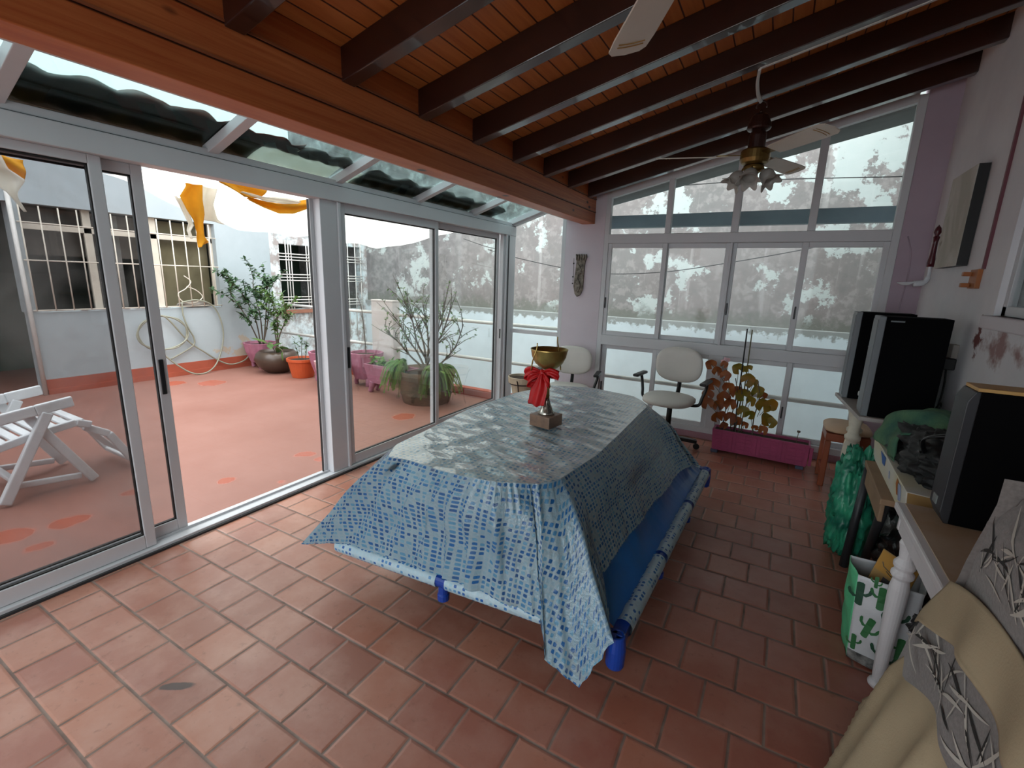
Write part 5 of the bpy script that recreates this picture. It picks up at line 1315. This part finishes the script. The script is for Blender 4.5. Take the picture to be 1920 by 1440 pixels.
# long trough on feet
tg = thing('planter_box', 'dusty pink flared trough on feet with small succulents left of the big clay tub', 'planter', (-4.25, 4.38, TF))
q = MB()
x0, x1, y0, y1, z0, z1 = -4.62, -3.86, 4.28, 4.50, TF+.13, TF+.38
A = [q.bm.verts.new(p) for p in ((x0+.06, y0+.03, z0), (x1-.06, y0+.03, z0), (x1-.06, y1-.03, z0), (x0+.06, y1-.03, z0))]
B = [q.bm.verts.new(p) for p in ((x0, y0, z1), (x1, y0, z1), (x1, y1, z1), (x0, y1, z1))]
C_ = [q.bm.verts.new(p) for p in ((x0+.025, y0+.02, z1), (x1-.025, y0+.02, z1), (x1-.025, y1-.02, z1), (x0+.025, y1-.02, z1))]
D = [q.bm.verts.new(v.co-Vector((0, 0, .04))) for v in C_]
q._face(A[::-1]); q._face(D)
for U, V in ((A, B), (B, C_), (C_, D)):
    for i in range(4): q._face((U[i], U[(i+1) % 4], V[(i+1) % 4], V[i]))
q.build('trough', M['pink_pot'], tg, bevel=.006)
MB().box(x0+.026, x1-.026, y0+.021, y1-.021, z1-.039, z1-.025).build('soil', M['soil'], tg)
for x, s in ((x0+.12, -1), (x1-.12, 1)):
    for y in (y0+.05, y1-.05): MB().tube(spline([(x, y, z0+.02), (x+s*.03, y, TF+.07), (x+s*.055, y, TF+.005)], 5), [.045]*5+[.035]*5+[.022], 8).build('leg', M['pink_pot'], tg, smooth=True)
# big clay pot
bp = thing('potted_shrub', 'sparse branched shrub and ferns in a big weathered clay tub behind the glass doors', 'potted plant', (-3.68, 4.42, TF))
MB().lathe([(0, TF), (.285, TF), (.31, TF+.10), (.318, TF+.11), (.318, TF+.13), (.315, TF+.14), (.355, TF+.34), (.36, TF+.40), (.345, TF+.40), (.33, TF+.34), (0, TF+.34)], (-3.68, 4.42, 0), 36).build('pot_body', simple('mossy_terracotta', '6f5a48', .85, c2='4e4436', sc=4, bump=.4, bsc=20), bp, smooth=True)
MB().lathe([(0, TF+.34), (.335, TF+.34), (.33, TF+.355), (.12, TF+.38), (0, TF+.39)], (-3.68, 4.42, 0), 24).build('soil', M['soil'], bp)

def shrub(t, base, stems, leafmat, nleaf, L, spread, seed, twigs=3, stemr=.012, lw=.5, along=(.3, 1.0), stemmat='twig'):
    random.seed(seed); qs, ql = MB(), MB()
    for P in stems:
        P = [Vector(base)+Vector(p) for p in P]; S_ = spline(P, 6); n = len(S_)
        qs.tube(S_, [lerp(stemr, stemr*.35, i/(n-1)) for i in range(n)], 6)
        paths = [S_]
        for _ in range(twigs):
            i = random.randint(int(n*.35), n-2); d = (S_[i+1]-S_[i]).normalized(); a = Vector((random.uniform(-1, 1), random.uniform(-1, 1), random.uniform(-.1, .9))).normalized()
            l = random.uniform(.5, 1.0)*spread; p0 = S_[i]; T_ = spline([p0, p0+(d+a*.8)*l*.45, p0+(d*.7+a)*l*.9+Vector((0, 0, .03))], 4)
            qs.tube(T_, [lerp(stemr*.45, stemr*.15, j/(len(T_)-1)) for j in range(len(T_))], 5); paths.append(T_)
        for T_ in paths:
            k_ = nleaf if T_ is not S_ else int(nleaf*1.2)
            for _ in range(k_):
                f = random.uniform(*along) if T_ is S_ else random.uniform(.25, 1.0); i = min(len(T_)-2, int(f*(len(T_)-1))); p = T_[i].lerp(T_[i+1], random.random())
                d = Vector((random.uniform(-1, 1), random.uniform(-1, 1), random.uniform(-.5, .8))).normalized()
                ql.leaf(p, d, Vector((random.uniform(-.4, .4), random.uniform(-.4, .4), 1)), L*random.uniform(.7, 1.25), L*lw, .2)
    qs.build('branches', M[stemmat], t, smooth=True)
    ql.build('foliage', M[leafmat], t, smooth=True, normals=False)
    return t
shrub(p_corner, (-7.14, 4.50, .36), [[(0, 0, 0), (-.02, -.04, .4), (-.05, -.2, .8), (-.02, -.42, 1.02)], [(.03, .02, 0), (.05, 0, .45), (.03, -.06, .9), (.1, -.05, 1.18)], [(.05, .02, 0), (.13, .05, .5), (.18, .06, .9), (.2, .03, 1.08)], [(-.02, 0, 0), (0, -.15, .35), (.02, -.32, .65), (.03, -.42, .78)], [(.06, 0, 0), (.16, .03, .3), (.26, .02, .6), (.36, 0, .95)]], 'leaf_dark', 26, .080, .30, 3, 6, .011, .5, stemmat='twig')
shrub(cp, (-6.62, 4.42, .27), [[(0, 0, 0), (.02, .02, .3), (.08, .0, .6), (.0, .0, .78)], [(.02, 0, 0), (.08, .0, .25), (.2, .03, .5), (.30, 0, .72)], [(0, .02, 0), (-.04, .02, .4), (-.02, .02, .68)]], 'leaf', 22, .075, .24, 5, 5, .011, .5)
shrub(cp, (-6.50, 4.33, .28), [[(0, 0, 0), (.08, -.04, .12), (.22, -.06, .10), (.30, -.05, .0)], [(0, 0, 0), (-.06, -.03, .14), (-.1, -.06, .16)]], 'leaf', 4, .20, .06, 8, 0, .008, .5)
shrub(op, (-6.03, 4.42, .235), [[(0, 0, 0), (.0, .0, .12), (.02, 0, .28)], [(.06, 0, 0), (.08, .02, .15), (.12, 0, .3)], [(-.06, 0, 0), (-.1, .0, .12), (-.14, 0, .2)]], 'leaf_dark', 8, .06, .1, 12, 1, .007, .5)
shrub(p_succ, (-5.52, 4.42, .37), [[(0, 0, 0), (.02, 0, .04), (.04, 0, .06)], [(-.1, 0, 0), (-.1, .02, .03), (-.12, 0, .06)], [(.1, .04, 0), (.1, .02, .03), (.12, 0, .05)]], 'leaf', 16, .06, .05, 14, 2, .005, .6)
shrub(p_sap, (-4.92, 4.62, .41), [[(0, 0, 0), (-.02, 0, .3), (-.05, .0, .6), (-.12, 0, .78)]], 'leaf', 1, .05, .12, 15, 2, .008, .5, (.6, 1))
shrub(tg, (-4.25, 4.38, .345), [[(x, 0, 0), (x+.01, -.01, .03), (x+.02, 0, .05)] for x in (-.3, -.2, -.1, .0, .1)], 'leaf_fern', 12, .05, .05, 17, 2, .004, .7)
B_ = (-3.68, 4.42, .36)
shrub(bp, B_, [
 [(0, 0, 0), (.03, 0, .25), (.02, 0, .5), (-.05, .0, .8)], [(0, 0, 0), (-.14, 0, .22), (-.3, 0, .38), (-.5, .02, .62)], [(-.02, 0, .03), (-.2, -.03, .15), (-.42, -.05, .34), (-.62, -.04, .45)],
 [(.02, 0, .1), (.12, 0, .3), (.25, 0, .5), (.36, 0, .78)], [(.05, 0, 0), (.22, 0, .12), (.42, .02, .34), (.55, 0, .62)], [(0, 0, .1), (-.06, .02, .35), (-.2, .05, .6), (-.33, .05, .78)],
 [(.02, 0, .2), (.1, .05, .42), (.16, .1, .62), (.2, .1, .86)], [(0, 0, .15), (-.1, -.05, .35), (-.12, -.1, .6), (-.22, -.1, .82)]], 'leaf', 5, .045, .30, 23, 13, .014, .6, (.5, 1))
def fern(t, base, seed, dirs, n=13):
    random.seed(seed); ql, qs = MB(), MB()
    for i in range(n):
        a = random.uniform(*dirs); l = random.uniform(.12, .34); d = Vector((math.cos(a), math.sin(a), 0)); b = Vector(base)
        P = spline([b, b+d*l*.35+Vector((0, 0, random.uniform(.06, .16))), b+d*l*.75+Vector((0, 0, random.uniform(-.03, .08))), b+d*l*1.0+Vector((0, 0, -random.uniform(.08, .26)))], 7)
        qs.tube(P, .0025, 4)
        for j in range(3, len(P)):
            tn = (P[min(j+1, len(P)-1)]-P[j-1]).normalized(); sd = tn.cross(Vector((0, 0, 1))).normalized()
            for s in (-1, 1):
                for o_ in (0, .5): ql.leaf(P[j-1].lerp(P[j], o_), sd*s+tn*.5+Vector((0, 0, -.15)), (0, 0, 1), .042*(1.15-j/len(P)*.7), .012, .3)
    qs.build('fern_fronds', M['stem'], t); ql.build('fern_foliage', M['leaf_fern'], t, smooth=True, normals=False)
fern(bp, (-3.88, 4.26, .36), 31, (R(140), R(300)), 46)
fern(bp, (-3.46, 4.34, .36), 32, (R(-90), R(50)), 46)

# ------------------------------------------------------------------ reclining garden chair on the terrace
gc_ = thing('garden_recliner', 'white plastic reclining garden chair with slatted footrest outside the glass', 'garden chair', (-4.35, .95, TF))
def gbar(name, P, w, h, side=(1, 0, 0), mm='white_plastic', par=None):
    q = MB()
    for a, b in zip(P, P[1:]): q.bar(a, b, h, w, up=side) if False else q.bar(a, b, w, h, up=side)
    return q.build(name, M[mm], par or gc_, bevel=.008)
for i, xx in enumerate((-4.08, -4.62)):
    gbar('armrest', [(xx, .50, .54+TF), (xx, .78, .54), (xx, 1.02, .575), (xx, 1.21, .60)], .032, .07, (0, 0, 1))
    gbar('leg', [(xx, 1.075, .55), (xx-.0, .80, TF+.02)], .06, .045, (1, 0, 0))
    gbar('leg', [(xx-.03, .985, .54), (xx-.03, 1.265, TF+.02)], .055, .04, (1, 0, 0))
    gbar('seat_rail', [(xx-.05, .70, .33), (xx-.05, 1.0, .40), (xx-.05, 1.22, .435), (xx-.05, 1.30, .40)], .05, .035, (1, 0, 0))
for j in range(9):
    y = .72+.062*j; z = .335+.0125*j+.0*j
    MB().hexa([(x, y+dy, z+dz) for dz in (.0, .018) for x, dy in ((-4.58, 0), (-4.12, 0), (-4.12, .048), (-4.58, .048))]).build('seat_slat', M['white_plastic'], gc_, bevel=.004)
for j in range(8):
    x = -4.55+.058*j
    gbar('back_slat', [(x, .68, .36), (x, .42, .98)], .02, .04, (1, 0, 0))
gbar('back_rail', [(-4.60, .44, .96), (-4.10, .44, .96)], .06, .03, (0, 0, 1))
fr_ = [(-4.16, 1.30, .37), (-4.16, 1.50, .10)]
for xx in (-4.16, -4.56): gbar('footrest_rail', [(xx, 1.27, .385), (xx, 1.40, .30), (xx, 1.52, .06)], .05, .04, (1, 0, 0))
for z_, y_ in ((.36, 1.31), (.07, 1.515)): gbar('footrest_rail', [(-4.56, y_, z_), (-4.16, y_, z_)], .05, .03, (0, 0, 1))
m_sh = M['white_plastic']
for j in range(6): gbar('footrest_slat', [(-4.50+.056*j, 1.34, .325), (-4.50+.056*j, 1.49, .11)], .012, .022, (1, 0, 0))
for xx in (-4.12, -4.60): gbar('base_rail', [(xx, .84, .10), (xx, 1.2, .055)], .04, .03, (1, 0, 0))
gbar('base_rail', [(-4.60, .9, .09), (-4.12, .9, .09)], .04, .03, (0, 0, 1))

# ------------------------------------------------------------------ torn awning above the terrace
def m_awning():
    k = NT('weathered_white_awning_cloth'); p = k.obj(); n = k.noise(p, 4, 6, .6)
    col = k.mix(k.step(n, .35, .7), lin('f0eee8'), lin('dcd8cc')); col = k.mix(k.math('MULTIPLY', k.step(k.noise(p, 2.2, 4), .6, .75), .4), col, lin('b0a58c'))
    return k.pbr(col, .9, trans=.62)
M['awning'] = m_awning()
M['awning_y'] = simple('yellow_awning_stripe', 'e0a51c', .85, c2='cf9a22', sc=6, trans=.45)
M['awning_b'] = simple('soaked_brown_awning_cloth', '8a7350', .35, c2='4d3f2c', sc=7, trans=.22)
aw = thing('awning', 'torn white and yellow cloth awning hanging over the terrace', 'awning', (-4.5, 3.2, 2.2))
far = [(1.95, 2.36), (2.44, 2.235), (2.69, 2.13), (2.9, 2.02), (3.09, 2.02), (3.35, 1.97), (3.59, 1.94), (4.0, 1.955), (4.34, 1.97), (4.83, 1.93), (5.28, 1.91), (5.8, 1.93), (6.2, 2.05), (6.6, 2.3)]
def farz(y):
    for (a, za), (b, zb2) in zip(far, far[1:]):
        if y <= b: return lerp(za, zb2, max(0, (y-a)/(b-a)))
    return far[-1][1]
random.seed(61)
def awf(u, v):
    y = lerp(1.95, 6.5, u); x = lerp(-5.5, -3.15, v)
    y2 = lerp(y, lerp(1.7, 4.75, u), v)
    z = lerp(farz(y), 2.20+.02*math.sin(y2*3), v**.75)-.10*math.sin(PI*v)*(.4+.6*math.sin(y*2.1+1)**2)+.02*math.sin(y*9+v*4)
    return Vector((x+.04*math.sin(y*5), y2, z))
q = MB(); q.grid(awf, 90, 24); q.build('cloth_sheet', M['awning'], aw, smooth=True)
def strip_poly(name, rows, mm, wav=.02):
    q = MB(); n = 10
    def f(u, v):
        t = v*(len(rows)-1); i = min(len(rows)-2, int(t)); a = Vector(rows[i][0]).lerp(Vector(rows[i+1][0]), t-i); b = Vector(rows[i][1]).lerp(Vector(rows[i+1][1]), t-i)
        p = a.lerp(b, u); return p+Vector((wav*math.sin(u*7+v*5), 0, 0))
    q.grid(f, n, len(rows)*5); return q.build(name, M[mm], aw, smooth=True, solid=.002)
strip_poly('hanging_strip', [((-4.2, 2.11, 2.22), (-4.2, 2.27, 2.25)), ((-4.2, 2.14, 2.14), (-4.2, 2.26, 2.16)), ((-4.2, 2.08, 2.05), (-4.2, 2.25, 2.05)), ((-4.2, 2.12, 1.96), (-4.2, 2.26, 1.94)), ((-4.2, 2.17, 1.88), (-4.2, 2.25, 1.87)), ((-4.2, 2.19, 1.79), (-4.2, 2.25, 1.77)), ((-4.2, 2.19, 1.74), (-4.2, 2.285, 1.72)), ((-4.2, 2.195, 1.67), (-4.2, 2.22, 1.69))], 'awning_y')
strip_poly('hanging_strip', [((-4.25, 2.26, 2.2), (-4.25, 2.42, 2.2)), ((-4.25, 2.27, 2.05), (-4.25, 2.36, 2.03)), ((-4.25, 2.25, 1.95), (-4.25, 2.40, 1.92)), ((-4.25, 2.28, 1.90), (-4.25, 2.46, 1.88))], 'awning')
strip_poly('fray', [((-4.22, 2.06, 2.05), (-4.22, 2.10, 2.04)), ((-4.22, 2.10, 1.93), (-4.22, 2.15, 1.92)), ((-4.22, 2.14, 1.86), (-4.22, 2.18, 1.84)), ((-4.22, 2.13, 1.80), (-4.22, 2.15, 1.79)), ((-4.22, 2.15, 1.74), (-4.22, 2.16, 1.74))], 'awning')
strip_poly('yellow_band', [((-3.555, 2.034, 2.103), (-3.555, 2.016, 2.166)), ((-3.555, 2.205, 2.031), (-3.555, 2.250, 2.166)), ((-3.555, 2.340, 2.040), (-3.555, 2.430, 2.157))], 'awning_y')
strip_poly('yellow_band', [((-3.573, 2.250, 2.018), (-3.573, 2.250, 2.036)), ((-3.573, 2.358, 1.977), (-3.573, 2.358, 2.026)), ((-3.573, 2.484, 1.950), (-3.573, 2.484, 2.026)), ((-3.573, 2.628, 1.968), (-3.573, 2.628, 2.058)), ((-3.573, 2.745, 2.013), (-3.573, 2.745, 2.094)), ((-3.573, 2.853, 2.058), (-3.573, 2.853, 2.121))], 'awning_y')
strip_poly('brown_fold', [((-3.528, 2.178, 2.054), (-3.528, 2.178, 2.062)), ((-3.528, 2.340, 2.018), (-3.528, 2.340, 2.049)), ((-3.528, 2.520, 2.026), (-3.528, 2.520, 2.076)), ((-3.528, 2.655, 2.049), (-3.528, 2.655, 2.076))], 'awning')
strip_poly('hanging_strip', [((-4.0, .93, 2.13), (-4.0, 1.05, 2.14)), ((-4.0, .96, 2.02), (-4.0, 1.08, 2.03)), ((-4.0, 1.0, 1.94), (-4.0, 1.15, 1.98)), ((-4.0, 1.06, 1.90), (-4.0, 1.11, 1.91)), ((-4.0, 1.09, 1.86), (-4.0, 1.11, 1.87)), ((-4.0, 1.125, 1.80), (-4.0, 1.13, 1.80))], 'awning')
strip_poly('yellow_band', [((-4.03, 1.0, 2.03), (-4.03, 1.0, 2.12)), ((-4.03, 1.1, 2.0), (-4.03, 1.1, 2.1)), ((-4.03, 1.16, 1.98), (-4.03, 1.17, 2.1))], 'awning_y')
# scalloped valance lying on the glass roof
def val(y0, y1, hi, mm, name, lo=-.13, ph=0.0, per=.27):
    q = MB()
    def f(u, v):
        y = lerp(y0, y1, u); s = abs(math.sin((y-ph)/per*PI)); top = hi+.045*s-.03; x = XL+lerp(lo, top, v)
        return Vector((x, y, zg(x)+.056+.010*math.sin(y*21+v*3)**2))
    q.grid(f, max(12, int((y1-y0)*60)), 9); return q.build(name, M[mm], aw, smooth=True, solid=.002)
val(.62, 1.08, .22, 'awning_b', 'soaked_valance', ph=.86); val(.90, 1.62, .185, 'awning_b', 'soaked_valance', ph=.86)
val(1.06, 1.62, .235, 'red_skirt', 'red_scallop_strip', .10, ph=1.07, per=.215); val(1.6, 2.0, .22, 'red_skirt', 'red_scallop_strip', .11, ph=1.07, per=.215)  # red scalloped strips next to the brown cloth
val(1.62, 1.80, .14, 'awning_b', 'soaked_valance', ph=1.6); val(1.80, 2.36, .16, 'awning', 'white_valance', ph=1.7, per=.5); val(2.0, 2.42, .21, 'awning_b', 'soaked_valance', .10, ph=2.0, per=.2)
val(2.42, 2.62, .10, 'awning', 'white_valance', ph=2.4, per=.5); val(2.55, 3.24, .17, 'awning_b', 'soaked_valance', ph=2.5, per=.3); val(2.95, 3.20, .12, 'awning', 'white_valance', -.03, ph=2.9, per=.5)
val(3.25, 3.55, .10, 'awning', 'white_valance', ph=3.2, per=.4); val(3.34, 4.06, .17, 'awning_b', 'soaked_valance', ph=3.3, per=.3); val(4.1, 4.5, .16, 'awning_b', 'soaked_valance', ph=4.1, per=.4)
